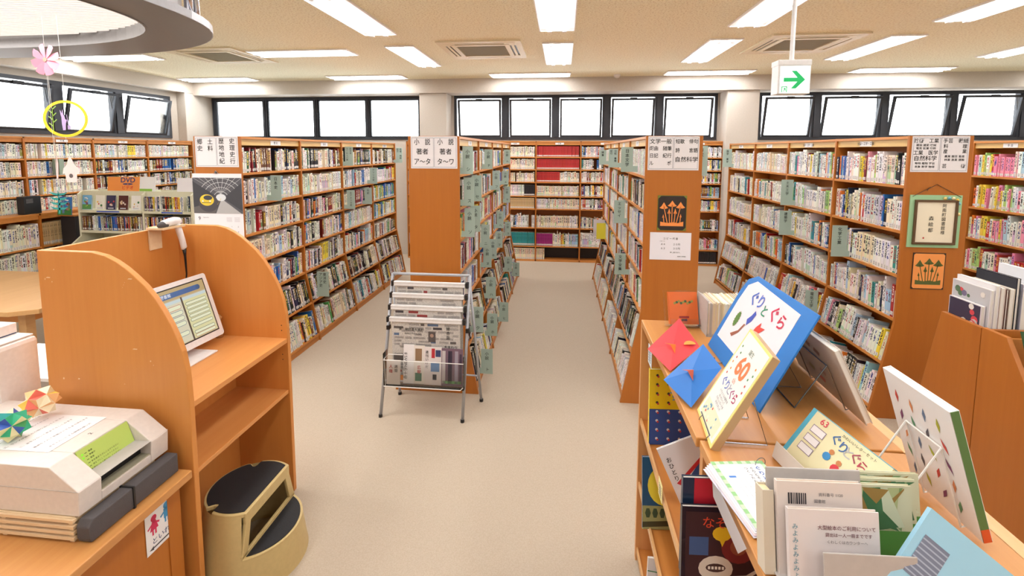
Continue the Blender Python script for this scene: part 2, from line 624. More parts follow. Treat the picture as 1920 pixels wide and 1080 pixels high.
def troffer(x0, y0, along_x, label):
    L, W = 1.30, 0.335
    dx, dy = (L, W) if along_x else (W, L)
    x1, y1 = x0 + dx, y0 + dy
    root = thing('ceiling_light', ((x0 + x1) / 2, (y0 + y1) / 2, ZC - 0.03), label, 'ceiling light', 'recessed fluorescent ceiling lights')
    t = MB()
    t.box(x0, x1, y0, y1, ZC - 0.006, ZC - 0.001, 'tray_white')
    for a, b_, c, d in ((x0 - 0.012, x1 + 0.012, y0 - 0.012, y0), (x0 - 0.012, x1 + 0.012, y1, y1 + 0.012), (x0 - 0.012, x0, y0, y1), (x1, x1 + 0.012, y0, y1)):
        t.box(a, b_, c, d, ZC - 0.018, ZC - 0.001, 'tray_white')
    t.build('tray', root)
    for s in (-1, 1):
        tb = MB()
        cx, cy = (x0 + x1) / 2, (y0 + y1) / 2
        o = 0.075
        for e in (-1, 1):
            sk = MB()
            if along_x:
                p = (cx + e * (L / 2 - 0.05), cy + s * o, ZC - 0.022)
                sk.box(p[0] - 0.02, p[0] + 0.02, p[1] - 0.022, p[1] + 0.022, ZC - 0.04, ZC - 0.005, 'white_plastic')
            else:
                p = (cx + s * o, cy + e * (L / 2 - 0.05), ZC - 0.022)
                sk.box(p[0] - 0.022, p[0] + 0.022, p[1] - 0.02, p[1] + 0.02, ZC - 0.04, ZC - 0.005, 'white_plastic')
            sk.build('socket', root)
        if along_x:
            tb.tube([(x0 + 0.07, cy + s * o, ZC - 0.024), (x1 - 0.07, cy + s * o, ZC - 0.024)], 0.015, 8, 'tube_light')
        else:
            tb.tube([(cx + s * o, y0 + 0.07, ZC - 0.024), (cx + s * o, y1 - 0.07, ZC - 0.024)], 0.015, 8, 'tube_light')
        tb.build('tube', root, smooth=True)
    la = bpy.data.lights.new('troffer_lamp', 'AREA')
    la.shape = 'RECTANGLE'
    la.size, la.size_y = dx - 0.02, dy - 0.02
    la.energy = LAMP_W * (1.3 if y0 > 5 else 1.0 if y0 > 3 else 0.85)
    la.color = (1.0, 0.99, 0.975)
    lo = bpy.data.objects.new('lamp', la)
    COL.objects.link(lo)
    lo.parent = root
    lo.location = (0, 0, 0.021)
    LAMPS.append(lo)


rowname = {3.65: 'in the second row from the window', 5.52: 'in the farthest lengthwise row', 1.78: 'overhead in front of the bookcases', -0.1: 'over the viewer', -1.97: 'behind the viewer'}
colname = [(-2.125, 'above the history bookcase aisle'), (-0.243, 'above the middle aisle'), (1.62, 'right of the middle aisle'), (3.48, 'above the technology bookcase'), (5.34, 'near the right edge'), (7.2, 'by the right wall')]
for y in (5.52, 3.65, 1.78, -0.1, -1.97):
    for x, cn in colname:
        if y == 3.65 and x > 6:
            continue
        troffer(x, y, False, 'long ceiling light %s, %s' % (cn, rowname[y]))
for x, nm in ((-6.7, 'over the far left corner'), (-3.97, 'left of the pillar'), (-1.2, 'above the middle windows'), (1.61, 'right of the smoke detector'), (4.4, 'above the right windows'), (7.2, 'in the far right corner')):
    troffer(x, 7.6, True, 'crosswise white fluorescent light by the back beam, %s' % nm)
troffer(-3.97, 5.62, True, 'crosswise white fluorescent light beside the left air vent')
troffer(-6.75, 5.66, True, 'crosswise white fluorescent light beside the left windows')
for y in (-0.1, -1.97):
    for x in (-6.5, -4.2):
        troffer(x, y, False, 'long ceiling light over the left reading area, %s and %s' % ('nearer the wall' if x < -5 else 'farther from the wall', 'level with viewer' if y > -1 else 'behind viewer'))


def cassette(x0, y0, label):
    s = 0.98
    x1, y1 = x0 + s, y0 + s
    root = thing('air_conditioner', ((x0 + x1) / 2, (y0 + y1) / 2, ZC - 0.05), label, 'air conditioner', 'ceiling cassette air conditioners')
    b_ = MB()
    cx, cy = (x0 + x1) / 2, (y0 + y1) / 2

    def ringbox(h0, h1, z0, z1, mat):
        for a in ((-h1, h1, -h1, -h0), (-h1, h1, h0, h1), (-h1, -h0, -h0, h0), (h0, h1, -h0, h0)):
            b_.box(cx + a[0], cx + a[1], cy + a[2], cy + a[3], z0, z1, mat)
    ringbox(0.42, 0.49, ZC - 0.018, ZC - 0.001, 'ac_plastic')
    ringbox(0.29, 0.345, ZC - 0.024, ZC - 0.001, 'ac_plastic')
    for sx_, sy_ in ((1, 1), (1, -1), (-1, 1), (-1, -1)):
        b_.box(cx + sx_ * 0.345, cx + sx_ * 0.42, cy + sy_ * 0.29, cy + sy_ * 0.42, ZC - 0.02, ZC - 0.001, 'ac_plastic')
        b_.box(cx + sx_ * 0.29, cx + sx_ * 0.345, cy + sy_ * 0.345, cy + sy_ * 0.42, ZC - 0.02, ZC - 0.001, 'ac_plastic')
    b_.build('panel', root)
    d = MB()
    ring = b_
    for a in ((-0.29, 0.29, -0.42, -0.345), (-0.29, 0.29, 0.345, 0.42), (-0.42, -0.345, -0.29, 0.29), (0.345, 0.42, -0.29, 0.29)):
        v = MB()
        v.box(cx + a[0], cx + a[1], cy + a[2], cy + a[3], ZC - 0.008, ZC - 0.002, 'black_plastic')
        if abs(a[0] - a[1]) > 0.3:
            ym = cy + (a[2] + a[3]) / 2
            v.box(cx + a[0], cx + a[1], ym - 0.018, ym + 0.014, ZC - 0.018, ZC - 0.014, 'ac_plastic')
        else:
            xm = cx + (a[0] + a[1]) / 2
            v.box(xm - 0.018, xm + 0.014, cy + a[2], cy + a[3], ZC - 0.018, ZC - 0.014, 'ac_plastic')
        v.build('louvre', root)
    g = MB()
    g.box(cx - 0.29, cx + 0.29, cy - 0.29, cy + 0.29, ZC - 0.010, ZC - 0.004, 'grille_grey')
    for i in range(19):
        q = -0.27 + 0.03 * i
        g.box(cx - 0.285, cx + 0.285, cy + q - 0.004, cy + q + 0.004, ZC - 0.016, ZC - 0.010, 'grille_grey')
    g.build('grille', root)


cassette(-1.47, 5.34, 'cream square ceiling air conditioner above the fiction bookcase')
cassette(2.21, 5.36, 'cream square ceiling air conditioner behind the arrow sign')
cassette(-5.0, 5.38, 'cream square ceiling air conditioner beside the round lamp')
sd = MB()
sd.tube([(0.865, 7.92, ZC), (0.865, 7.92, ZC - 0.015), (0.865, 7.92, ZC - 0.03), (0.865, 7.92, ZC - 0.05), (0.865, 7.92, ZC - 0.055)], [0.055, 0.055, 0.05, 0.03, 0.01], 20, 'white_plastic')
tag(sd.build('smoke_detector', smooth=True), 'small round white smoke detector on the ceiling by the back beam', 'smoke detector')

# big oval pendant lamp at the upper left
LX, LY, LZ = -4.10, 2.10, 2.70


def oval(a, c, n=72):
    o_ = []
    for i in range(n):
        t = 2 * PI * i / n
        ct_, st_ = math.cos(t), math.sin(t)
        o_.append((LX + a * math.copysign(abs(ct_) ** (2 / 2.7), ct_), LY + c * math.copysign(abs(st_) ** (2 / 2.7), st_)))
    return o_


def ovalring(o0, o1, z0, z1, mat):
    m_ = MB()
    n = len(o0)
    vs = []
    for p, q in zip(o0, o1):
        vs += [(p[0], p[1], z0), (q[0], q[1], z0), (q[0], q[1], z1), (p[0], p[1], z1)]
    fs = []
    for i in range(n):
        j = (i + 1) % n
        for k in range(4):
            w_ = (k + 1) % 4
            fs.append((4 * i + k, 4 * i + w_, 4 * j + w_, 4 * j + k))
    m_.add(vs, fs, mat)
    return m_


root = thing('pendant_lamp', (LX, LY, LZ), 'huge oval steel drum lamp with glowing slatted centre, hanging upper left', 'lamp')
ovalring(oval(1.80, 0.87), oval(2.09, 1.20), LZ, LZ + 0.012, 'drum_steel').build('lower_ring', root)
ovalring(oval(2.08, 1.19), oval(2.095, 1.205), LZ + 0.001, LZ + 0.045, 'tube_grey').build('rim', root)
ovalring(oval(1.79, 0.86), oval(1.80, 0.87), LZ - 0.004, LZ + 0.075, 'drum_steel').build('inner_rim', root)
ovalring(oval(1.94, 1.05), oval(1.95, 1.06), LZ + 0.012, ZC - 0.001, 'drum_steel').build('drum_wall', root)
MB().prism(oval(1.785, 0.855), LZ + 0.085, LZ + 0.10, 'xy', 'drum_glow').build('diffuser', root)
for k in range(58):
    y = LY - 0.84 + k * 0.029
    t_ = max(0.0, 1 - (abs(y - LY) / 0.855) ** 2.7)
    h = 1.78 * t_ ** (1 / 2.7)
    if h > 0.1:
        MB().box(LX - h, LX + h, y - 0.002, y + 0.002, LZ + 0.066, LZ + 0.084, 'white_plastic').build('slat', root)
MB().box(LX - 0.5, LX + 0.62, LY - 0.06, LY + 0.10, LZ + 0.0, LZ + 0.05, 'drum_steel').build('cross_bar', root)
oo = oval(2.02, 1.13, 22)
for x, y in oo:
    MB().tube([(x, y, LZ + 0.012), (x, y, ZC)], 0.022, 12, 'mirror_steel').build('rod', root, smooth=True)

la = bpy.data.lights.new('drum_lamp', 'AREA')
la.shape = 'ELLIPSE'
la.size, la.size_y = 3.3, 1.5
la.energy = 70
la.color = (1, 0.99, 0.96)
lo = bpy.data.objects.new('lamp', la)
COL.objects.link(lo)
lo.parent = root
lo.location = (0, 0, 0.05)

# arrow sign hanging from the ceiling
root = thing('exit_sign', (1.185, 2.6, 2.28), 'white lit box sign with green arrow, hanging from a pipe', 'sign')
b_ = MB()
b_.box(1.105, 1.265, 2.6, 2.68, 2.285, 2.457, 'white_plastic')
b_.box(1.103, 1.267, 2.598, 2.683, 2.430, 2.459, 'white_plastic')
b_.build('housing', root, bevel=0.003)
F = frame((1.187, 2.598, 2.357), (1, 0, 0), (0, 0, 1))
f = MB()
f.M = F
f.rect(-0.072, 0.072, -0.068, 0.068, 0.0005, None, 'sign_white')
f.build('lit_face', root)
f = MB()
f.M = F
f.poly([(-0.055, -0.010), (0.012, -0.010), (-0.018, -0.045), (0.006, -0.045), (0.05, 0.0), (0.006, 0.045), (-0.018, 0.045), (0.012, 0.010), (-0.055, 0.010)], 0.0012, None, 'sign_green')
for r in ((-0.064, -0.036, -0.038, -0.034), (-0.064, -0.06, -0.064, -0.034), (-0.040, -0.036, -0.064, -0.034)):
    f.rect(r[0], r[1], r[2], r[3], 0.0012, None, 'sign_green')
f.poly([(-0.056, -0.062), (-0.053, -0.062), (-0.046, -0.05), (-0.044, -0.06), (-0.042, -0.06), (-0.044, -0.042), (-0.054, -0.042), (-0.05, -0.048)], 0.0012, None, 'sign_green')
f.build('arrow', root, label='green arrow with a small running figure')
MB().tube([(1.185, 2.64, 2.458), (1.185, 2.64, 2.47), (1.185, 2.64, ZC)], [0.02, 0.011, 0.011], 12, 'white_plastic').build('pipe', root, smooth=True)

# ------------------------------------------------------------------ books
PAL = {
    'white': (240, 238, 234), 'cream': (236, 226, 200), 'pale grey': (205, 204, 206), 'pale blue': (166, 200, 222), 'blue': (46, 104, 180),
    'navy': (34, 44, 84), 'black': (34, 33, 38), 'red': (184, 44, 44), 'dark red': (128, 32, 38), 'yellow': (242, 212, 74),
    'orange': (232, 124, 48), 'green': (70, 150, 78), 'dark green': (36, 84, 62), 'teal': (48, 146, 150), 'pink': (236, 150, 176),
    'purple': (120, 64, 130), 'brown': (112, 66, 44), 'tan': (206, 176, 130), 'magenta': (160, 34, 120), 'light green': (168, 206, 120)}
MIX = {
    'novel': [('white', 34), ('cream', 16), ('pale grey', 8), ('pale blue', 6), ('navy', 8), ('black', 9), ('red', 4), ('yellow', 4), ('blue', 5), ('pink', 3), ('dark red', 3), ('brown', 4), ('teal', 2), ('orange', 2), ('green', 2)],
    'pale': [('white', 60), ('cream', 22), ('pale grey', 6), ('pale blue', 3), ('yellow', 2), ('black', 3), ('red', 2), ('blue', 2)],
    'tech': [('white', 58), ('cream', 10), ('pale grey', 5), ('pale blue', 6), ('yellow', 3), ('red', 4), ('blue', 6), ('light green', 2), ('pink', 2), ('navy', 5), ('black', 5), ('orange', 2), ('teal', 2), ('dark red', 2)],
    'dark': [('black', 30), ('white', 28), ('brown', 8), ('dark red', 7), ('navy', 8), ('cream', 12), ('dark green', 4), ('blue', 3)],
    'bright': [('blue', 14), ('yellow', 14), ('green', 12), ('white', 26), ('red', 8), ('teal', 8), ('light green', 8), ('pale blue', 10)],
    'pinkish': [('pink', 22), ('white', 30), ('cream', 12), ('yellow', 12), ('pale blue', 10), ('red', 5), ('orange', 5), ('light green', 6)],
    'dvd': [('black', 22), ('white', 22), ('navy', 12), ('brown', 10), ('yellow', 10), ('red', 7), ('pale grey', 8), ('blue', 9)],
    'cream': [('cream', 80), ('white', 20)], 'creamset': [('cream', 1)], 'redset': [('red', 1)], 'tealset': [('teal', 1)], 'magset': [('magenta', 1)],
    'tanset': [('tan', 1)], 'blackset': [('black', 1)], 'whiteset': [('white', 1)]}


def pick(mix):
    t = sum(w for _, w in MIX[mix])
    r = random.random() * t
    for n, w in MIX[mix]:
        r -= w
        if r <= 0:
            return n
    return MIX[mix][0][0]


BOOKS = []


def ordn(n):
    return '%d%s' % (n, 'th' if 10 <= n % 100 <= 20 else {1: 'st', 2: 'nd', 3: 'rd'}.get(n % 10, 'th'))


ROWW = ['top', 'second', 'third', 'fourth', 'fifth', 'sixth', 'lowest']


def row(O, U, N, UP, L, D, H, mix='novel', hmin=0.16, hmax=0.21, tmin=0.014, tmax=0.034, ctx='', end='near', setback=0.02, fill=1.0, vis=True, plan=None, group='books', lean=True, kind='book', deep=(0.12, 0.15)):
    """a row of standing books: O start, U along, N outwards, UP up"""
    O, U, N, UP = Vector(O), Vector(U).normalized(), Vector(N).normalized(), Vector(UP).normalized()
    s, k = 0.004, 0
    run = 0
    plan = list(plan) if plan else None
    stop = L * fill
    tilt = 0.0
    while s < stop - 0.012:
        if run <= 0:
            cname = pick(mix)
            if plan:
                while plan and s > plan[0][0] * L:
                    plan.pop(0)
                if plan:
                    cname = pick(plan[0][1])
            seed = random.random()
            h = random.uniform(hmin, hmax)
            t = random.uniform(tmin, tmax)
            if random.random() < 0.10:
                h = min(H - 0.01, h * random.uniform(1.06, 1.2))
            d = random.uniform(*deep)
            run = random.choice([2, 3, 4, 6]) if random.random() < 0.10 else 1
            if plan and plan[0][1].endswith('set'):
                run = 99
                h = (hmin + hmax) / 2 + 0.01
                t = (tmin + tmax) / 2
            if lean and random.random() < 0.10:
                tilt = random.uniform(-0.14, 0.14)
            elif random.random() < 0.5:
                tilt = 0.0
        if plan and run > 50 and s > plan[0][0] * L:
            run = 0
            continue
        tt = t
        h = min(h, H - 0.008)
        sh = abs(math.sin(tilt)) * h * 0.0
        if s + tt > stop:
            break
        c = PAL[cname]
        if not (mix.endswith('set')):
            c = tuple(max(10, min(250, v + random.uniform(-10, 10))) for v in c)
        dark = sum(c) < 330
        ink = lin(random.choice([(235, 232, 220), (230, 200, 90)]) if dark else random.choice([(22, 22, 28), (22, 22, 28), (30, 34, 60), (30, 50, 130), (170, 30, 40)]))[:3] + ((seed + (random.random() * 0.02)),)
        if run > 50 and cname not in ('white', 'cream'):
            ink = lin(tuple(v * 0.72 for v in PAL[cname]))[:3] + (0.31,)
            c = tuple(v + random.uniform(-4, 4) for v in PAL[cname])
        BOOKS.append(dict(O=O + U * (s + 0.0005), U=U, N=N, UP=UP, t=tt - 0.0012, d=d, h=h, sb=setback + random.uniform(-0.006, 0.008), c=c, ink=ink, name=cname, k=k + 1, ctx=ctx, end=end, vis=vis, tilt=tilt if abs(tilt) > 0.001 else 0.0, group=group, kind=kind))
        k += 1
        s += tt + (0.0 if random.random() < 0.93 else 0.006)
        if random.random() < 0.012 and not (plan and plan[0][1].endswith('set')):
            s += random.uniform(0.02, 0.06)
        run -= 1


def bookshape(mb, B, solid):
    O, U, N, UP = B['O'], B['U'], B['N'], B['UP']
    tl = B['tilt'] * 0.5
    U2 = (U * math.cos(tl) + UP * math.sin(tl))
    P2 = (UP * math.cos(tl) - U * math.sin(tl))
    t, d, h, sb = B['t'], B['d'], B['h'], B['sb']
    lift = max(0.0, -math.sin(tl)) * t
    O = O + UP * lift + (U * (math.sin(tl) * h * 0.5))

    def W(u, n, v):
        return O + U2 * u + N * (n - sb) + P2 * v
    pg = lin((232, 226, 208))

    def bx(u0, u1, n0, n1, v0, v1, col, spine=False):
        vs = [W(u0, n1, v0), W(u1, n1, v0), W(u1, n1, v1), W(u0, n1, v1), W(u0, n0, v0), W(u1, n0, v0), W(u1, n0, v1), W(u0, n0, v1)]
        if U2.cross(P2).dot(N) < 0:
            fs = [(3, 2, 1, 0), (4, 5, 6, 7), (0, 1, 5, 4), (1, 2, 6, 5), (2, 3, 7, 6), (3, 0, 4, 7)]
            uv0 = [(0, 1), (1, 1), (1, 0), (0, 0)]
        else:
            fs = [(0, 1, 2, 3), (5, 4, 7, 6), (1, 0, 4, 5), (2, 1, 5, 6), (3, 2, 6, 7), (0, 3, 7, 4)]
            uv0 = [(0, 0), (1, 0), (1, 1), (0, 1)]
        uvs = [uv0 if spine else None] + [None] * 5
        mb.add(vs, fs, 'book', col, B['ink'], uvs)
    if solid:
        bx(0, t, -d, 0, 0, h, B['c'], True)
        # page block showing on top
        a = [W(t * 0.12, -0.004, h + 0.0004), W(t * 0.88, -0.004, h + 0.0004), W(t * 0.88, -d, h + 0.0004), W(t * 0.12, -d, h + 0.0004)]
        mb.add(a, [(0, 1, 2, 3)], 'book', (232, 226, 208), B['ink'])
        return None
    b_ = min(0.0025, t * 0.15)
    bx(0, t, -b_, 0, 0, h, B['c'], True)
    bx(0, b_, -d, -b_, 0, h, B['c'])
    bx(t - b_, t, -d, -b_, 0, h, B['c'])
    pm = MB()
    keep = mb
    vs = [W(b_, -b_, 0.003), W(t - b_, -b_, 0.003), W(t - b_, -b_, h - 0.003), W(b_, -b_, h - 0.003), W(b_, -d + 0.003, 0.003), W(t - b_, -d + 0.003, 0.003), W(t - b_, -d + 0.003, h - 0.003), W(b_, -d + 0.003, h - 0.003)]
    pm.add(vs, [(0, 1, 2, 3), (5, 4, 7, 6), (1, 0, 4, 5), (2, 1, 5, 6), (3, 2, 6, 7), (0, 3, 7, 4)], 'paint', (232, 226, 208))
    return pm


HIDE = [(0, 455, 545, 1080), (1195, 600, 1920, 1080), (725, 515, 885, 790), (1760, 580, 1920, 1080)]


def finish_books():
    inv = []
    for B in BOOKS:
        B['a'] = 0
        if not B['vis']:
            continue
        O = B['O']
        p = [px(O + B['U'] * u + B['UP'] * v) for u, v in ((0, 0), (B['t'], 0), (B['t'], B['h']), (0, B['h']))]
        if any(q is None for q in p):
            continue
        cx, cy = sum(q[0] for q in p) / 4, sum(q[1] for q in p) / 4
        if not (0 < cx < 1920 and 0 < cy < 1080) or any(a < cx < c and b_ < cy < d for a, b_, c, d in HIDE):
            continue
        A = 0
        for i in range(4):
            x0, y0 = p[i]; x1, y1 = p[(i + 1) % 4]
            A += x0 * y1 - x1 * y0
        B['a'] = abs(A) / 2
    bk = sorted([B for B in BOOKS if B['kind'] == 'book'], key=lambda B: -B['a'])
    top = set(id(B) for B in bk[:NTOP])
    stuff = MB()
    for B in BOOKS:
        single = id(B) in top or (B['kind'] != 'book' and B['a'] > 0)
        if not single:
            bookshape(stuff, B, True)
            continue
        mb = MB()
        org = B['O'] + B['U'] * (B['t'] / 2)
        if B['kind'] != 'book':
            bookshape(mb, B, True)
            o = mb.build(B['kind'], None, org)
            tag(o, '%s video case, %s from %s end, %s' % (B['name'], ordn(B['k']), B['end'], B['ctx']), 'video case', B['group'])
            continue
        pm = bookshape(mb, B, False)
        ORI['_tmp'] = org
        o = mb.build('book', None, org)
        tag(o, '%s book, %s from %s end, %s' % (B['name'], ordn(B['k']), B['end'], B['ctx']), 'book', B['group'])
        pm.build('pages', o)
    o = stuff.build('bookshelf_books')
    tag(o, 'the smaller, farther library books filling all the other shelf rows', 'books', None, 'stuff')


NTOP = 285

# ------------------------------------------------------------------ gondola bookcases
GY0, BAY, NB, GH = 3.6129, 0.8955, 4, 2.10
HW, FE, FZ = 0.2062, 0.1442, 0.75
ALPHA = math.atan(FE / FZ)
Z7 = [1.795, 1.53, 1.27, 1.01, 0.725, 0.41, 0.075]
Z6 = [1.745, 1.415, 1.09, 0.76, 0.43, 0.09]


def foff(z):
    return 0.0 if z >= FZ else FE * (FZ - z) / FZ


def profile(inset=0.0):
    a = HW - inset
    return [(-a - FE, 0), (a + FE, 0), (a, FZ), (a, GH), (-a, GH), (-a, FZ)]


def gondola(cx, zl, zr, label, case, vis, mixes, heads, near=True, y0=GY0, fullr=True, span=None):
    root = thing('bookcase', (cx, y0, 0), label, 'bookcase', None)
    y1 = y0 + NB * BAY
    for y in ((y0 - 0.012), (y1 - 0.012)):
        MB().prism([(cx + a, b_) for a, b_ in profile()], y, y + 0.024, 'xz', 'beech_z').build('end_panel', root, bevel=0.0015)
    for i in range(1, NB):
        y = y0 + i * BAY
        MB().prism([(cx + a, b_) for a, b_ in profile(0.003)], y - 0.01, y + 0.01, 'xz', 'beech_z').build('upright', root)
    MB().box(cx - 0.008, cx + 0.008, y0 + 0.012, y1 - 0.012, 0.04, GH - 0.02, 'beech_z').build('back_board', root)
    MB().box(cx - HW + 0.002, cx + HW - 0.002, y0 + 0.012, y1 - 0.012, GH - 0.022, GH - 0.002, 'beech_y').build('top_board', root)
    for s, zs in ((-1, zl), (1, zr)):
        for i in range(NB):
            ya, yb = y0 + i * BAY + 0.012, y0 + (i + 1) * BAY - 0.012
            MB().box(*sorted((cx + s * (HW - 0.03), cx + s * (HW - 0.018))), ya, yb, GH - 0.075, GH - 0.022, 'light_rail').build('header_rail', root)
            xa = cx + s * (HW - 0.0178)
            w_ = 0.075
            h = MB()
            ym = (ya + yb) / 2 + 0.05
            h.box(*sorted((xa, xa + s * 0.003)), ym - w_, ym + w_, GH - 0.07, GH - 0.03, 'white_plastic')
            F = frame((xa + s * 0.0035, ym, GH - 0.05), (0, s, 0), (0, 0, 1))
            hd = heads.get(s)
            hl = h.build('label_holder', root)
            if hd:
                h = MB()
                put(h, F, hd[i % len(hd)], 0, 0, 0.026, z=0.0004)
                h.build('lettering', hl)
            for z in zs:
                o = foff(z)
                sh = MB()
                if z >= FZ - 0.03:
                    sh.box(*sorted((cx + s * 0.008, cx + s * (HW - 0.004 + o))), ya, yb, z - 0.02, z, 'beech_y')
                else:
                    n = Vector((s * math.cos(ALPHA), 0, math.sin(ALPHA)))
                    f = Vector((cx + s * (HW - 0.004 + o), 0, z))
                    bk = f - n * 0.235
                    up = Vector((-s * math.sin(ALPHA), 0, math.cos(ALPHA)))
                    q = [f, bk, bk - up * 0.02, f - up * 0.02]
                    sh.prism([(p.x, max(0.03, p.z)) for p in q], ya, yb, 'xz', 'beech_y')
                sh.build('shelf', root)
            xo = cx + s * (HW + FE - 0.02)
            MB().box(*sorted((xo, xo - s * 0.015)), ya, yb, 0.0, 0.05, 'beech_y').build('kick_board', root)
            v = s in vis
            for j, z in enumerate(zs):
                top = zs[j - 1] - 0.03 if j else GH - 0.085
                o = foff(z)
                mx, h0, h1 = mixes(s, i, j)
                hh = top - z
                word = 'lowest' if j == len(zs) - 1 else ROWW[j]
                ctx = '%s shelf, %s bay, %s' % (word, ['first', 'second', 'third', 'fourth'][i], case)
                if z >= FZ - 0.03:
                    row((cx + s * HW, ya, z), (0, 1, 0), (s, 0, 0), (0, 0, 1), yb - ya, 0.19, hh, mx, h0, h1, ctx=ctx, vis=v, group='books in the ' + case, setback=0.018)
                else:
                    n = Vector((s * math.cos(ALPHA), 0, math.sin(ALPHA)))
                    up = Vector((-s * math.sin(ALPHA), 0, math.cos(ALPHA)))
                    row((cx + s * (HW + o), ya, z + 0.002), (0, 1, 0), n, up, yb - ya, 0.2, hh, mx, h0, h1, ctx=ctx, vis=v, group='books in the ' + case, setback=0.012)
    return root


def mixD(s, i, j):
    m_ = ['dark', 'pale', 'novel', 'pale', 'novel', 'dark', 'novel'][j]
    if i == 1 and j == 3:
        m_ = 'novel'
    if i == 3 and j in (1, 2, 3):
        m_ = 'bright'
    if j >= 5:
        return (m_, 0.20, 0.26)
    return (m_, 0.165, 0.215)


def mixA(s, i, j):
    return ('novel', 0.165, 0.20) if j < 5 else ('dark' if j == 5 else 'novel', 0.18, 0.22)


def mixB(s, i, j):
    if j == 5 and i < 2:
        return ('dark', 0.22, 0.27)
    return (['pale', 'novel', 'pale', 'novel', 'novel', 'dark', 'pale'][j], 0.17, 0.215)


def mixC(s, i, j):
    return ('tech', 0.19, 0.25) if i < 2 else ('tech' if j % 2 else 'pale', 0.185, 0.235)


XD, XA, XB_, XC = -2.8545, -1.0129, 0.824, 2.6439
gD = gondola(XD, Z7, Z7, 'wooden bookcase on the left holding history books, behind the carrel', 'history bookcase', (1,), mixD, {1: ['歴 史', '歴 史', '伝 記', '地理紀行'], -1: ['郷 土']})
gA = gondola(XA, Z7, Z7, 'wooden bookcase left of the middle aisle, newspaper rack at its end', 'fiction bookcase', (1,), mixA, {1: ['小 説'], -1: ['小 説']})
gB = gondola(XB_, Z7, Z7, 'wooden bookcase right of the middle aisle with black mushroom picture', 'literature bookcase', (-1,), mixB, {1: ['詩 歌'], -1: ['文 学']})
gC = gondola(XC, Z6, Z6, 'wooden bookcase on the right with framed calligraphy on its end', 'technology bookcase', (-1,), mixC, {-1: ['技術・工学・工業', '技術・工学・工業', '医 学', '医 学'], 1: ['芸 術']})
gE = gondola(4.4763, Z6, Z6, 'wooden bookcase at the right edge, beyond the calligraphy bookcase', 'right edge bookcase', (-1,), lambda s, i, j: ('pinkish', 0.19, 0.25), {-1: ['料 理', '手 芸'], 1: ['産 業']})


# ------------------------------------------------------------------ wall bookcases
def wallcase(name, M, edges, zs, H, depth, label, case, mixfn, heads=None, vis=True, end='left', kick=0.0, kmat='shade_cabinet_black', hr=(0.16, 0.20), plans=None, pitchpad=0.03, group=None, cat='bookcase'):
    """M maps local: x along front, y into the case, z up"""
    root = thing(name, M @ Vector((edges[0], 0, 0)), label, cat)
    ex = [edges[0]] + [e for e in edges[1:]]
    for e in ex:
        u = MB(); u.M = M
        u.box(e - 0.011, e + 0.011, 0, depth, 0, H, 'beech_z')
        u.build('upright', root)
    b_ = MB(); b_.M = M
    b_.box(ex[0], ex[-1], depth - 0.01, depth, kick, H, 'beech_z')
    b_.build('back_board', root)
    t = MB(); t.M = M
    t.box(ex[0], ex[-1], 0.0, depth, H - 0.02, H, 'beech_x')
    t.build('top_board', root)
    X = (M.to_3x3() @ Vector((1, 0, 0)))
    Nn = (M.to_3x3() @ Vector((0, -1, 0)))
    if kick > 0.05:
        k_ = MB(); k_.M = M
        k_.box(ex[0] + 0.011, ex[-1] - 0.011, depth - 0.03, depth - 0.012, 0.03, kick - 0.02, kmat)  # black sheet painted for the shade of the empty gap below the shelves
        k_.box(ex[0] + 0.011, ex[-1] - 0.011, 0.0, depth - 0.012, 0, 0.03, 'beech_x')
        k_.build('plinth', root)
    for i in range(len(ex) - 1):
        a, c = ex[i] + 0.011, ex[i + 1] - 0.011
        r_ = MB(); r_.M = M
        r_.box(a, c, 0.012, 0.024, H - 0.07, H - 0.02, 'beech_x')
        r_.build('header_rail', root)
        if heads:
            h = MB(); h.M = M
            xm = (a + c) / 2 + 0.02
            h.box(xm - 0.075, xm + 0.075, 0.006, 0.0118, H - 0.062, H - 0.028, 'white_plastic')
            h.M = None
            F = frame(M @ Vector((xm, 0.0055, H - 0.045)), X, (0, 0, 1))
            hl = h.build('label_holder', root)
            h = MB()
            put(h, F, heads[i % len(heads)], 0, 0, 0.024, z=0.0004)
            h.build('lettering', hl)
        for j, z in enumerate(zs):
            s_ = MB(); s_.M = M
            s_.box(a, c, 0.004, depth - 0.012, z - 0.02, z, 'beech_x')
            s_.build('shelf', root)
            top = zs[j - 1] - 0.03 if j else H - 0.08
            mx = mixfn(i, j)
            if mx is None:
                continue
            plan = plans.get((i, j)) if plans else None
            h0, h1 = hr
            h1 = min(h1, top - z - 0.012)
            h0 = min(h0, h1 - 0.01)
            if isinstance(mx, tuple):
                mx, h0, h1 = mx
            word = 'lowest' if j == len(zs) - 1 else ROWW[j]
            ctx = '%s shelf, %s bay, %s' % (word, ordn(i + 1), case)
            fill = 1.0
            if mx.startswith('*'):
                mx, fill = mx[1:], 0.93
            row(M @ Vector((a, 0.0, z)), X, Nn, (0, 0, 1), c - a, depth, top - z, mx, h0, h1, ctx=ctx, end=end, vis=vis, plan=plan, fill=fill, group=group or 'books in the ' + case, setback=0.02, deep=(0.11, 0.15), lean=(plan is None and mx != 'cream'))
    return root


ZB = [1.88, 1.66, 1.435, 1.185, 0.955, 0.615, 0.28]
bedges = [-2.826, -2.041, -1.256, -0.471, 0.314, 1.10, 1.90, 2.70]


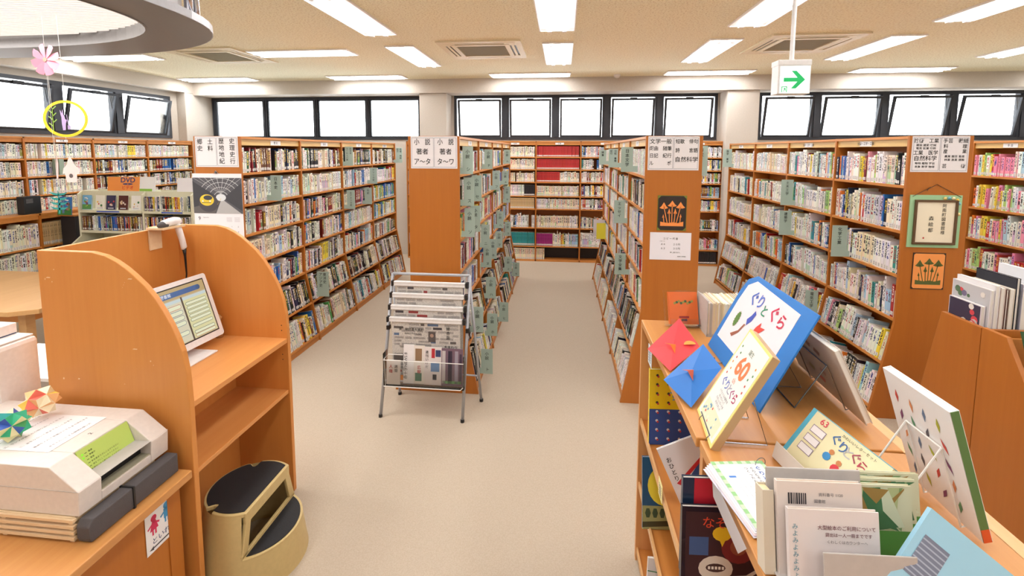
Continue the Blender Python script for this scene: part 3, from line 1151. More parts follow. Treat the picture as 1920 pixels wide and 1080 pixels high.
def mixBack(i, j):
    if i == 2:
        return [('cream', .17, .18), ('cream', .16, .18), ('cream', .15, .16), ('cream', .18, .19), ('tanset', .17, .19), ('pale', .2, .22), ('tealset', .22, .24)][j]
    if i == 3:
        return [('redset', .17, .18), ('redset', .17, .185), ('redset', .16, .18), ('cream', .17, .18), ('cream', .17, .18), ('cream', .2, .22), ('pale', .2, .23)][j]
    if i == 4:
        return 'novel' if j < 6 else ('whiteset', .24, .26)
    return 'novel' if i > 4 else 'pale'


plans = {(2, 3): [(0.72, 'whiteset'), (1.1, 'blackset')], (3, 2): [(0.53, 'redset'), (1.1, 'cream')], (3, 6): [(0.36, 'magset'), (1.1, 'pale')]}
for k_ in ((3, 0), (3, 1)):
    plans[k_] = [(1.1, 'redset')]
plans[(2, 4)] = [(1.1, 'tanset')]
plans[(2, 6)] = [(1.1, 'tealset')]
wallcase('bookcase', Matrix.Translation((0, 8.27, 0)), bedges, ZB, 2.156, 0.25, 'long wooden bookcase against the back wall under the windows', 'back wall bookcase', mixBack, ['文 庫', '全 集', '全 集', '全 集', '大 型'], kick=0.27, hr=(0.165, 0.195), plans=plans)
row((-0.93, 8.27, 0.032), (1, 0, 0), (0, -1, 0), (0, 0, 1), 0.62, 0.2, 0.25, 'cream', 0.185, 0.195, tmin=0.018, tmax=0.024, ctx='bottom plinth of the back wall bookcase', end='left', plan=[(1.1, 'creamset')], lean=False)
row((1.90, 8.27, 0.032), (1, 0, 0), (0, -1, 0), (0, 0, 1), 0.78, 0.2, 0.25, 'dark', 0.19, 0.2, tmin=0.018, tmax=0.024, ctx='bottom plinth of the back wall bookcase, right', end='left', lean=False, plan=[(1.1, 'blackset')])

# left wall bookcase, front face looking to +X
ML = Matrix(((0, -1, 0), (1, 0, 0), (0, 0, 1))).to_4x4()
ML.translation = Vector((-6.72, 0, 0))
ledges = [2.6, 3.46, 4.32, 5.19, 6.066, 6.95, 7.88]
wallcase('bookcase', ML, ledges, [1.87, 1.64, 1.40, 1.17], 2.146, 0.24, 'wooden bookcase along the left wall under the open windows', 'left wall bookcase',
         lambda i, j: ('dark', .17, .2) if (i >= 4 and j > 0) else ('pale', .17, .2), ['文 庫'], end='near', hr=(0.165, 0.2))
MLl = ML.copy()
MLl.translation = Vector((-6.45, 0, 0))
rt = wallcase('low_bookcase', MLl, [3.2, 4.14, 5.085, 5.9], [0.78, 0.45, 0.08], 1.19, 0.26, 'low wooden bookcase with a ledge, below the left wall bookcase', 'ledge bookcase',
              lambda i, j: None if i == 3 else ('cream', .25, .30), end='near', hr=(0.24, 0.3), plans={(2, 0): [(0.5, 'tanset')]})


# ------------------------------------------------------------------ signs on the end panels
EY = GY0 - 0.0135


def facing(x, z, y=EY):
    return frame((x, y, z), (1, 0, 0), (0, 0, 1))


def sign(x0, x1, z0, z1, label, name='sign', y=EY, col=(236, 232, 234), cells=None, cat='sign', th=0.0015, rim=(225, 225, 228)):
    root = thing(name, ((x0 + x1) / 2, y, z0), label, cat)
    F = facing((x0 + x1) / 2, (z0 + z1) / 2, y)
    w_, h = (x1 - x0) / 2, (z1 - z0) / 2
    b_ = MB(); b_.M = F
    b_.box(-w_, w_, -h, h, -0.0005, th, 'paint', col)
    b_.build('card', root)
    return root, F @ Matrix.Translation((0, 0, th)), w_, h


def cellframe(mb, F, x0, x1, y0, y1, t=0.0018, col=(70, 80, 100)):
    mb.M = F
    for a in ((x0, x1, y0, y0 + t), (x0, x1, y1 - t, y1), (x0, x0 + t, y0, y1), (x1 - t, x1, y0, y1)):
        mb.rect(*a, 0.0006, col)
    mb.M = None


def panelsign(x0, x1, lines, label):
    root, F, w_, h = sign(x0, x1, 1.845, 2.097, label)
    m_ = MB()
    cellframe(m_, F, -w_ + 0.008, -0.003, -h + 0.01, h - 0.01)
    cellframe(m_, F, 0.003, w_ - 0.008, -h + 0.01, h - 0.01)
    for (s, x, y, size, sx_) in lines:
        put(m_, F, s, x, y, size, sx=sx_, bold=0.008)
    m_.build('lettering', root)


T4 = [0.085, 0.03, -0.025, -0.08]
panelsign(-3.046, -2.663, [('郷', -0.148, 0.08, 0.05, 1), ('土', -0.055, 0.08, 0.05, 1), ('史', -0.148, 0.025, 0.05, 1), ('料', -0.055, 0.025, 0.05, 1)] +
          [(a, x, y, 0.05, 1) for x, col_ in ((0.045, '歴地地紀'), (0.14, '史理史行')) for a, y in zip(col_, T4)],
          'laminated sign reading 郷土史料 and 歴史 地理 地史 紀行 on the left bookcase end')
panelsign(-1.196, -0.822, [('小　説', x, 0.08, 0.055, 0.8) for x in (-0.094, 0.094)] + [('著者', x, 0.004, 0.05, 1) for x in (-0.094, 0.094)] + [('ア〜タ', -0.094, -0.075, 0.055, 0.85), ('タ〜ワ', 0.094, -0.075, 0.055, 0.85)],
          'laminated sign reading 小説 著者 ア〜タ and タ〜ワ on the fiction bookcase end')
panelsign(0.634, 1.004, [('文学一般', -0.094, 0.086, 0.04, 1), ('戯曲　随筆', -0.094, 0.034, 0.036, 0.9), ('日記　紀行', -0.094, -0.02, 0.036, 0.9), ('ル　　　ポ', -0.094, -0.076, 0.036, 0.9),
                         ('短歌　俳句', 0.094, 0.086, 0.036, 0.9), ('詩　　言語', 0.094, 0.02, 0.036, 0.9), ('自然科学', 0.094, -0.048, 0.042, 1)],
          'laminated sign starting 文学一般 and 短歌 俳句 on the literature bookcase end')
panelsign(2.453, 2.822, [('技術　工業', -0.094, 0.092, 0.034, 0.95), ('建設 建築 機械', -0.094, 0.062, 0.018, 1.1), ('電気 鉱業 印刷', -0.094, 0.040, 0.018, 1.1), ('工業　医学', -0.094, 0.008, 0.034, 0.95), ('自然科学', -0.094, -0.032, 0.038, 1),
                         ('動物 植物 宇宙', -0.094, -0.066, 0.018, 1.1), ('気象 数学 物理', -0.094, -0.09, 0.018, 1.1),
                         ('手芸　裁縫', 0.094, 0.092, 0.034, 0.95), ('料　　　理', 0.094, 0.054, 0.032, 0.95), ('産　　　業', 0.094, 0.018, 0.032, 0.95), ('農業 園芸 畜産', 0.094, -0.016, 0.018, 1.1), ('林業 漁業 運輸', 0.094, -0.04, 0.018, 1.1), ('芸　　　術', 0.094, -0.085, 0.032, 0.95)],
          'laminated sign starting 技術 工業 and 手芸 裁縫 above the framed calligraphy')

# copy price notice
root, F, w_, h = sign(0.668, 0.971, 1.163, 1.373, 'white notice of copy prices pinned below the black mushroom picture', 'notice', col=(238, 236, 244))
m_ = MB()
put(m_, F, 'コ ピ ー 代 金', 0.0, 0.058, 0.018)
put(m_, F, '１枚につき', -0.06, 0.038, 0.008, bold=0)
put(m_, F, 'Ａ４　　　２０円', 0.0, 0.014, 0.018)
put(m_, F, 'Ａ３　　　３０円', 0.0, -0.018, 0.018)
put(m_, F, '申し受けます。', 0.04, -0.048, 0.012)
put(m_, F, '阿南町立図書館', 0.085, -0.078, 0.009)
m_.build('lettering', root)
MB().tube([(0.68, EY - 0.002, 1.368), (0.68, EY - 0.006, 1.368)], 0.004, 8, 'white_plastic').build('pin', root)
MB().tube([(0.96, EY - 0.002, 1.368), (0.96, EY - 0.006, 1.368)], 0.004, 8, 'white_plastic').build('pin', root)


def mushrooms(mb, F, s, col, flip=1):
    mb.M = F

    def cap(x, y, w_, h):
        w_, h = w_ * 1.12, h * 1.05
        mb.poly([(x - w_, y - h * 0.25), (x - w_ * 0.55, y + h * 0.15), (x, y + h), (x + w_ * 0.55, y + h * 0.15), (x + w_, y - h * 0.25), (x + w_ * 0.4, y - h * 0.45), (x - w_ * 0.4, y - h * 0.45)], 0.001, col)

    def stem(x0, y0, x1, y1, t):
        mb.poly([(x0 - t, y0), (x0 + t, y0), (x1 + t, y1), (x1 - t, y1)], 0.001, col)
    g = -0.32 * s
    for (x, y, w_, h, bx) in ((-0.26, 0.20, 0.12, 0.14, -0.14), (0, 0.27, 0.13, 0.13, 0.0), (0.26, 0.22, 0.13, 0.14, 0.14), (-0.09, 0.03, 0.05, 0.12, -0.07), (0.10, 0.03, 0.05, 0.12, 0.07), (-0.27, -0.12, 0.03, 0.08, -0.24), (0.27, -0.10, 0.03, 0.08, 0.25)):
        cap(x * s, y * s, w_ * s, h * s)
        stem(bx * s, g, x * s, y * s, 0.012 * s)
    mb.poly([(-0.36 * s, g - 0.1 * s), (0.36 * s, g - 0.1 * s), (0.36 * s, g + 0.05 * s), (0.18 * s, g), (0.05 * s, g + 0.03 * s), (-0.12 * s, g), (-0.36 * s, g + 0.04 * s)], 0.001, col)


root, F, w_, h = sign(0.717, 0.929, 1.389, 1.655, 'black picture of orange mushrooms with green corners on the literature bookcase end', 'picture', col=(104, 118, 40), cat='picture')
m_ = MB(); m_.M = F
m_.box(-w_ + 0.004, w_ - 0.004, -h + 0.004, h - 0.004, 0, 0.002, 'paint', (46, 36, 34))
for sx_ in (-1, 1):
    for sy_ in (-1, 1):
        m_.poly([(sx_ * w_, sy_ * h), (sx_ * (w_ - 0.028), sy_ * h), (sx_ * w_, sy_ * (h - 0.028))][::1 if sx_ * sy_ > 0 else -1], 0.003, (120, 130, 50))
m_.build('backing', root)
m_ = MB()
mushrooms(m_, F @ Matrix.Translation((0, 0, 0.0025)), 0.235, (246, 150, 76))
m_.build('mushrooms', root, label='orange cut-out mushrooms')
root, F, w_, h = sign(2.519, 2.736, 0.998, 1.265, 'orange picture of dark green mushrooms below the framed calligraphy', 'picture', col=(52, 40, 34), cat='picture')
m_ = MB(); m_.M = F
m_.poly([(-w_ + 0.016, -h + 0.006), (w_ - 0.016, -h + 0.006), (w_ - 0.006, -h + 0.016), (w_ - 0.006, h - 0.016), (w_ - 0.016, h - 0.006), (-w_ + 0.016, h - 0.006), (-w_ + 0.006, h - 0.016), (-w_ + 0.006, -h + 0.016)], 0.001, (248, 160, 84))
m_.build('backing', root)
m_ = MB()
mushrooms(m_, F @ Matrix.Translation((0, 0, 0.001)), 0.235, (88, 98, 46))
m_.build('mushrooms', root, label='dark green cut-out mushrooms')

# framed calligraphy
root, F, w_, h = sign(2.467, 2.805, 1.305, 1.682, 'framed calligraphy on a green board hanging from a cord on the bookcase end', 'framed_calligraphy', col=(164, 208, 160), cat='picture', th=0.006)
fr_ = MB(); fr_.M = F
for a in ((-0.14, 0.14, -0.165, -0.15), (-0.14, 0.14, 0.14, 0.155), (-0.14, -0.125, -0.15, 0.14), (0.125, 0.14, -0.15, 0.14)):
    fr_.box(*a, 0, 0.014, 'paint', (96, 70, 44))
fr_.build('frame', root, bevel=0.002)
m_ = MB(); m_.M = F
m_.box(-0.125, 0.125, -0.15, 0.14, 0, 0.004, 'paint', (244, 234, 208))
m_.build('paper', root)
m_ = MB()
Fp = F @ Matrix.Translation((0, 0, 0.0045))
vput(m_, Fp, '阿南町図書館様', 0.055, 0.112, 0.03, 0.032, bold=0.0, sx=0.95)
vput(m_, Fp, '森絵都', -0.025, 0.02, 0.034, 0.042, bold=0.0)
m_.M = Fp
m_.rect(-0.072, -0.062, -0.125, -0.113, 0.0008, (190, 60, 50))
m_.build('lettering', root)
for i, (a, b_, c) in enumerate(((0.055, 0.166, (240, 214, 130)), (0.083, 0.168, (120, 184, 200)), (0.11, 0.166, (240, 220, 170)), (0.135, 0.155, (244, 200, 90)), (0.147, 0.13, (120, 184, 200)), (0.15, 0.055, (240, 220, 150)))):
    m_ = MB(); m_.M = F
    r = 0.013
    m_.add([(a + r * math.cos(q * PI / 3), b_ + r * math.sin(q * PI / 3), 0.004) for q in range(6)] + [(a, b_, 0.018)], [(q, (q + 1) % 6, 6) for q in range(6)], 'paint', c)
    m_.build('folded_star', root)
MB().tube([(2.48, EY - 0.007, 1.672), (2.636, EY - 0.004, 1.758), (2.795, EY - 0.007, 1.668)], 0.002, 6, 'paint', (70, 50, 40)).tube([(2.59, EY - 0.009, 1.738), (2.575, EY - 0.012, 1.728), (2.57, EY - 0.01, 1.712)], 0.003, 5, 'paint', (60, 44, 36)).build('cord', root)

# calendar with a train picture
root, F, w_, h = sign(-3.088, -2.646, 1.10, 1.79, 'wall calendar for September with a photo of a yellow train in a station', 'calendar', col=(236, 232, 236), cat='calendar')
m_ = MB(); m_.M = F
ph0, ph1 = h - 0.335, h - 0.035
m_.rect(-w_, w_, ph0, ph1, 0.0006, (84, 84, 90))
vx, vy = 0.03, ph0 + 0.135
for i in range(9):
    a = -w_ + i * 2 * w_ / 8
    m_.poly([(a - 0.002, ph1), (a + 0.002, ph1), (vx + 0.001, vy + 0.03), (vx - 0.001, vy + 0.03)], 0.0012, (205, 205, 208))
for r in (0.05, 0.085, 0.125, 0.16):
    for q in range(12):
        a0, a1 = PI * q / 12, PI * (q + 1) / 12
        pts = [(vx + rr * 1.25 * math.cos(a), vy + rr * math.sin(a)) for rr, a in ((r, a0), (r, a1), (r + 0.003, a1), (r + 0.003, a0))]
        if all(-w_ < p[0] < w_ and p[1] < ph1 for p in pts):
            m_.poly(pts[::-1], 0.0013, (220, 220, 222))
m_.poly([(-w_, ph1 - 0.03), (vx - 0.04, vy + 0.01), (vx - 0.04, vy - 0.03), (-w_, ph0 + 0.03)][::-1], 0.0015, (58, 58, 64))
m_.poly([(w_, ph1 - 0.04), (w_, ph0 + 0.02), (vx + 0.04, vy - 0.02), (vx + 0.04, vy + 0.01)][::-1], 0.0015, (64, 64, 70))
m_.poly([(-0.02, ph0), (w_ * 0.95, ph0), (vx + 0.02, vy - 0.02), (vx, vy - 0.02)], 0.0017, (176, 174, 174))
m_.poly([(-w_, ph0), (-0.03, ph0), (vx - 0.01, vy - 0.02), (-w_, ph0 + 0.05)], 0.0017, (96, 92, 92))
m_.disc(vx, vy, 0.045, 0.0018, (214, 218, 222), n=20, ry=0.03)
m_.disc(-0.085, ph0 + 0.088, 0.088, 0.002, (72, 68, 74), n=28, ry=0.076)
m_.disc(-0.098, ph0 + 0.112, 0.064, 0.0022, (228, 196, 58), n=28, ry=0.048)
m_.disc(-0.088, ph0 + 0.132, 0.040, 0.0024, (58, 62, 72), n=20, ry=0.020)
m_.rect(-0.145, -0.06, ph0 + 0.088, ph0 + 0.093, 0.0024, (60, 58, 60))
for k_ in (-0.135, -0.07):
    m_.disc(k_, ph0 + 0.103, 0.007, 0.0025, (240, 240, 236), n=10)
m_.poly([(0.0, ph0 + 0.08), (vx, vy - 0.005), (vx, vy - 0.012), (-0.01, ph0 + 0.07)][::-1], 0.0024, (220, 190, 60))
m_.build('photo', root)
m_ = MB()
put(m_, F, '9', -0.175, ph0 - 0.045, 0.045, (70, 70, 74), bold=0.0)
put(m_, F, 'September', -0.115, ph0 - 0.035, 0.012, (120, 120, 126), bold=0)
n = 1
for r in range(5):
    for c_ in range(7):
        d = r * 7 + c_ - 4
        if 1 <= d <= 30:
            put(m_, F, str(d), -0.17 + c_ * 0.057, ph0 - 0.11 - r * 0.045, 0.017, (190, 60, 60) if c_ == 0 else (80, 80, 88), bold=0)
m_.M = F
for k_ in range(2):
    for r in range(5):
        m_.rect(0.07 + k_ * 0.07, 0.12 + k_ * 0.07, ph0 - 0.035 - r * 0.008, ph0 - 0.033 - r * 0.008, 0.0008, (170, 170, 176))
m_.build('lettering', root)
MB().box(-2.875, -2.865, EY - 0.012, EY, 1.79, 1.81, 'wire_steel').tube([(-2.89, EY - 0.005, 1.79), (-2.87, EY - 0.008, 1.815), (-2.85, EY - 0.005, 1.79)], 0.002, 5, 'wire_steel').build('hanger', root)

# ------------------------------------------------------------------ shelf divider plates with writing
def divider(face, s, y, z0, z1, text, label, w_=0.10, out=0.075, tiny=None):
    x = face + s * out
    root = thing('shelf_divider', (x, y, z0), label, 'shelf sign')
    b_ = MB()
    b_.box(x - w_ / 2, x + w_ / 2, y - 0.002, y + 0.002, z0, z1, 'paint', (172, 194, 184))
    b_.box(x - w_ / 2 - (0.04 if s > 0 else -w_), x - w_ / 2 + (0.0 if s > 0 else w_ + 0.04), y - 0.0015, y + 0.0015, z0, z0 + 0.05, 'paint', (172, 194, 184))
    b_.build('plate', root)
    m_ = MB()
    F = frame((x, y - 0.0022, (z0 + z1) / 2), (1, 0, 0), (0, 0, 1))
    H = z1 - z0
    if isinstance(text, tuple):
        vput(m_, F, text[0], 0, H * 0.30, 0.034)
        put(m_, F, text[1], 0.005, -H * 0.33, 0.034)
    else:
        p = min(0.038, (H - 0.05) / len(text))
        if '|' in text:
            a, c = text.split('|')
            vput(m_, F, a, 0.022, H * 0.38, p * 1.4, p * 1.45)
            vput(m_, F, c, -0.022, H * 0.38, p * 1.4, p * 1.45)
        else:
            vput(m_, F, text, 0, H * 0.5 - 0.035, p * 0.9, p)
    m_.build('lettering', root)


ROMA = dict(zip('シスセソタナフムメヤニネヌヘマユハホトクヒミモ', 'shi su se so ta na fu mu me ya ni ne nu he ma yu ha ho to ku hi mi mo'.split()))
fA = XA + HW
for kana, y, z0, z1 in (('シ', 3.66, 1.80, 2.02), ('ス', 3.70, 1.54, 1.77), ('セ', 4.05, 1.54, 1.77), ('ソ', 3.72, 1.28, 1.52), ('タ', 3.98, 1.28, 1.51), ('ナ', 4.70, 1.80, 2.0), ('フ', 5.25, 1.54, 1.76), ('ム', 6.30, 1.81, 2.0), ('メ', 6.10, 1.54, 1.72), ('ヤ', 6.3, 1.28, 1.5), ('ニ', 4.5, 1.03, 1.26), ('ネ', 5.0, 0.80, 1.02), ('ヌ', 4.62, 0.80, 1.02), ('ヘ', 5.6, 1.04, 1.25), ('マ', 5.5, 0.82, 1.02), ('ユ', 6.4, 0.80, 1.0)):
    divider(fA, 1, y, z0, z1, ('小説', kana), 'grey-green shelf plate reading 小説 %s (%s), on the fiction bookcase' % (kana, ROMA[kana]), w_=0.085, out=0.055)
for kana, y, z0, z1 in (('ハ', 4.55, 0.50, 0.72), ('ホ', 4.28, 0.22, 0.44), ('ト', 3.80, 0.08, 0.30), ('ク', 3.76, 0.46, 0.68), ('ヒ', 4.98, 0.1, 0.32), ('ミ', 5.9, 0.42, 0.62), ('モ', 6.5, 0.2, 0.40)):
    divider(fA + foff((z0 + z1) / 2), 1, y, z0, z1, ('小説', kana), 'grey-green shelf plate reading 小説 %s (%s), low on the fiction bookcase' % (kana, ROMA[kana]))
EN = {'日本文学': 'Japanese literature', '日記 書簡 紀行': 'diaries', '随筆': 'essays', 'エッセイ': 'short essays', '日本史': 'Japanese history', '西洋史 ヨーロッパ史': 'European history', 'アフリカ史': 'African history', '北アメリカ史': 'American history', '伝記': 'biography', '地理 地誌 紀行': 'geography', '医学 薬学': 'medicine', '土木工学': 'civil engineering', '建築学': 'architecture', '化学工業': 'chemistry'}
fB = XB_ - HW
for t, y, z0, z1 in (('日本文学', 4.05, 1.81, 2.02), ('日記 書簡|紀行', 5.15, 1.81, 2.01), ('随筆', 6.5, 1.8, 2.0), ('エッセイ', 4.5, 1.30, 1.52)):
    divider(fB, -1, y, z0, z1, t, 'grey-green plate reading %s (%s) on the literature bookcase' % (t.replace('|', ' '), EN[t.replace('|', ' ')]))
divider(fB - 0.0, -1, 4.35, 0.84, 1.04, '文学全集', 'grey-green plate reading 文学全集 low on the literature bookcase')
divider(XB_ + HW, 1, 3.9, 1.79, 2.03, '詩歌', 'grey-green plate reading 詩歌 at the right side of the literature bookcase')
fD = XD + HW
for t, y, z0, z1 in (('日本史', 3.95, 1.53, 1.76), ('西洋史|ヨーロッパ史', 5.42, 1.80, 2.03), ('アフリカ史', 6.14, 1.53, 1.75), ('北アメリカ史', 5.44, 1.27, 1.50), ('伝記', 5.95, 1.27, 1.49), ('地理 地誌|紀行', 7.17, 1.79, 2.03)):
    divider(fD, 1, y, z0, z1, t, 'grey-green plate reading %s (%s) on the history bookcase' % (t.replace('|', ' '), EN[t.replace('|', ' ')]))
divider(fD + foff(0.5), 1, 4.62, 0.43, 0.70, '東洋史|アジア史', 'grey-green plate reading 東洋史 アジア史 low on the history bookcase', w_=0.13)
fC = XC - HW
for t, y, z0, z1 in (('医学 薬学', 7.05, 1.76, 2.02), ('土木工学', 5.20, 1.42, 1.69), ('建築学', 5.20, 1.10, 1.36), ('化学工業', 4.22, 1.09, 1.36)):
    divider(fC, -1, y, z0, z1, t, 'grey-green plate reading %s (%s) on the technology bookcase' % (t, EN[t]), w_=0.12)
divider(fC - foff(0.55), -1, 4.52, 0.44, 0.70, '電気工学', 'grey-green plate reading 電気工学 low on the technology bookcase', w_=0.11)
o = MB().box(-6.72, -6.62, 5.5, 5.56, 1.65, 1.86, 'paint', (150, 168, 152)).build('shelf_divider')
tag(o, 'plain grey-green plate between books on the left wall bookcase', 'shelf sign')

# ------------------------------------------------------------------ newspaper rack in the middle
root = thing('newspaper_rack', (-1.0, 3.35, 0), 'grey metal newspaper rack with four hanging papers at the bookcase end', 'rack')
fl, fr2 = Vector((-1.332, 3.20, 0)), Vector((-0.709, 3.20, 0))
tl, tr2 = Vector((-1.289, 3.40, 1.045)), Vector((-0.687, 3.40, 1.045))
bl, br = Vector((-1.30, 3.53, 0.0)), Vector((-0.62, 3.50, 0.0))
MB().tube([fl, tl], 0.012, 10, 'tube_grey').build('front_leg', root, smooth=True)
MB().tube([fr2, tr2], 0.012, 10, 'tube_grey').build('front_leg', root, smooth=True)
MB().tube([bl, tl + Vector((0, 0.015, -0.1))], 0.01, 10, 'tube_grey').build('rear_leg', root, smooth=True)
MB().tube([br, tr2 + Vector((0, 0.015, -0.1))], 0.01, 10, 'tube_grey').build('rear_leg', root, smooth=True)
MB().tube([tl, tr2], 0.011, 10, 'tube_grey').build('top_bar', root, smooth=True)
MB().tube([fl.lerp(tl, .25), fr2.lerp(tr2, .25)], 0.008, 8, 'tube_grey').tube([Vector((-1.28, 3.5, .22)), Vector((-0.645, 3.48, .22))], 0.007, 8, 'tube_grey').build('cross_bar', root, smooth=True)
for p in (fl, fr2, bl, br):
    MB().tube([p, p + Vector((0, 0, 0.02))], 0.015, 8, 'black_plastic').build('foot', root)
plain('newsprint', (214, 208, 200), 0.85, speckle=(420, (170, 166, 164), 0.42, 0.5))
NEWS = (206, 200, 194)
for i, z in enumerate((0.982, 0.899, 0.815, 0.731)):
    t_ = z / 1.045
    y = 3.20 + 0.2 * t_ - 0.03 - 0.012 * i
    a = -1.332 + 0.043 * t_ + 0.005
    c = -0.709 + 0.022 * t_ - 0.005
    h = thing('newspaper', ((a + c) / 2, y, z), 'newspaper hanging in a white clamp bar, %s of four' % ['topmost', 'second', 'third', 'lowest and largest'][i], 'newspaper')
    MB().box(a + 0.022, c - 0.022, y - 0.012, y + 0.012, z - 0.016, z + 0.016, 'white_plastic').box(a + 0.022, c - 0.022, y - 0.014, y - 0.012, z + 0.004, z + 0.007, 'grey_file').build('clamp_bar', h, bevel=0.003)
    for x in (a, c):
        MB().box(x - 0.004 + (0.008 if x == a else -0.012), x + 0.016 + (0 if x == a else -0.012), y - 0.018, y + 0.02, z - 0.02, z + 0.02, 'black_plastic').build('bracket', root)
    zb = 0.30 if i == 3 else 0.40
    F = frame(((a + c) / 2, y - 0.001, (z + zb) / 2), (1, 0, 0), (0, 0, 1))
    w_, hh = (c - a) / 2 - 0.04, (z - zb) / 2
    s_ = MB(); s_.M = F
    s_.box(-w_, w_, -hh, hh, -0.006, 0.0, 'newsprint')
    s_.build('paper', h)
    m_ = MB(); m_.M = F
    rnd = random.Random(i + 3)
    yy = hh - 0.03
    nlines = 5 if i < 3 else 16
    for k_ in range(nlines):
        x = -w_ + 0.015
        while x < w_ - 0.05:
            L = rnd.uniform(0.04, 0.12)
            kind = rnd.random()
            if kind < 0.6:
                for q in range(3):
                    m_.rect(x, min(x + L, w_ - 0.01), yy - q * 0.006, yy - q * 0.006 + 0.0028, 0.0008, (128, 124, 124))
            elif kind < 0.78:
                m_.rect(x, min(x + L * 0.7, w_ - 0.01), yy - 0.014, yy + 0.004, 0.0008, rnd.choice([(70, 66, 70), (150, 60, 60), (90, 110, 140), (96, 90, 88)]))
            x += L + 0.012
        yy -= 0.026
    m_.M = None
    if i == 3:
        put(m_, F, '第二期計画を検討', -0.11, hh - 0.075, 0.024, z=0.0014)
        put(m_, F, '委員会が方針を決定', -0.10, hh - 0.106, 0.014, z=0.0014, bold=0)
        put(m_, F, '住民の声を反映へ', -0.13, hh - 0.21, 0.018, z=0.0014)
        m_.M = F
        m_.rect(0.02, 0.075, hh - 0.165, hh - 0.085, 0.0015, (92, 84, 82))
        m_.disc(0.047, hh - 0.115, 0.014, 0.0018, (170, 140, 124))
        m_.rect(-w_ + 0.01, -w_ + 0.11, -hh + 0.11, -hh + 0.16, 0.0015, (96, 88, 84))
        m_.M = None
        vput(m_, F, '総合面', 0.17, hh - 0.06, 0.03, z=0.0014)
        put(m_, F, '木まわり', 0.19, hh - 0.2, 0.026, z=0.0014)
    m_.build('print', h)
for z in (0.65,):
    for x in (-1.30, -0.69):
        MB().box(x - 0.012, x + 0.012, 3.30, 3.335, z - 0.015, z + 0.015, 'black_plastic').build('bracket', root)
# clear bin with magazines
bn = MB()
bn.box(-1.295, -0.695, 3.185, 3.19, 0.255, 0.45, 'acrylic').box(-1.295, -0.695, 3.185, 3.27, 0.25, 0.256, 'acrylic').box(-1.297, -1.293, 3.185, 3.27, 0.25, 0.5, 'acrylic').box(-0.697, -0.693, 3.185, 3.27, 0.25, 0.5, 'acrylic')
bn.build('clear_bin', root)
wr = MB()
wr.tube([(-1.295, 3.185, 0.45), (-0.695, 3.185, 0.45)], 0.003, 6, 'wire_white')
wr.tube([(-1.295, 3.185, 0.25), (-0.72, 3.185, 0.25), (-0.70, 3.185, 0.27)], 0.004, 6, 'wire_white')
wr.tube([(-1.285, 3.19, 0.25), (-1.29, 3.19, 0.46), (-1.26, 3.2, 0.49), (-1.15, 3.2, 0.49)], 0.003, 6, 'wire_white')
wr.build('bin_edge', root)


def magazine(x0, x1, y, z0, z1, col, label, texts=(), shapes=(), name='magazine'):
    h = thing(name, ((x0 + x1) / 2, y, z0), label, 'magazine')
    F = frame(((x0 + x1) / 2, y, (z0 + z1) / 2), (1, 0, 0), (0, 0.10, 1))
    w_, hh = (x1 - x0) / 2, (z1 - z0) / 2
    b_ = MB(); b_.M = F
    b_.box(-w_, w_, -hh, hh, -0.008, 0, 'gloss', col)
    b_.build('cover', h)
    m_ = MB(); m_.M = F
    for a in shapes:
        m_.rect(*a[:4], 0.0006, a[4])
    m_.M = None
    for t in texts:
        if t[0].startswith('v'):
            vput(m_, F, t[0][1:], t[1], t[2], t[3], col=t[4])
        else:
            put(m_, F, t[0], t[1], t[2], t[3], t[4])
    m_.build('print', h)


magazine(-1.28, -1.175, 3.205, 0.262, 0.44, (236, 228, 222), 'small card with red and black brush lettering in the clear bin', [('v人権', -0.02, 0.04, 0.03, (190, 40, 40)), ('v週間', 0.02, 0.04, 0.026, (40, 40, 40))], name='leaflet')
magazine(-1.16, -1.08, 3.235, 0.262, 0.55, (238, 234, 234), 'white magazine with sideways NEWS lettering in the clear bin', [], [(-0.005, 0.03, -0.1, 0.1, (238, 234, 234))])
o_ = MB()
put(o_, frame((-1.135, 3.226, 0.40), (1, 0, 0), (0, 0.10, 1)), '赤十字NEWS 8', 0, 0, 0.03, rot=PI / 2, z=0.012)
o_.build('title', [o for o in bpy.data.objects if o.name.startswith('magazine')][-1])
magazine(-1.08, -1.0, 3.235, 0.262, 0.545, (232, 224, 216), 'magazine with a strip of small colour photographs in the clear bin', [('v広報', 0.0, -0.02, 0.03, (190, 50, 60))], [(-0.03, 0.02, 0.03, 0.12, (150, 120, 90)), (-0.03, 0.02, -0.12, -0.06, (90, 130, 110))])
magazine(-1.0, -0.87, 3.23, 0.262, 0.54, (230, 220, 218), 'magazine with a cartoon-like sports photo cover in the clear bin', [('v週刊いけだ', -0.045, 0.1, 0.024, (30, 30, 30))], [(-0.01, 0.015, 0.06, 0.13, (190, 50, 60)), (0.02, 0.06, 0.07, 0.12, (60, 70, 110)), (-0.015, 0.05, -0.04, 0.03, (110, 140, 180)), (0.0, 0.03, -0.10, -0.06, (60, 60, 66))])
magazine(-0.87, -0.71, 3.23, 0.262, 0.535, (120, 96, 110), 'dark striped photo magazine at the right of the clear bin', [], [(-0.075, -0.05, -0.12, 0.12, (200, 190, 190)), (-0.03, 0.0, -0.12, 0.12, (50, 40, 60)), (0.02, 0.045, -0.12, 0.12, (160, 150, 165)), (-0.07, 0.07, -0.12, -0.10, (120, 170, 110)), (0.055, 0.072, -0.12, 0.1, (70, 50, 70))])

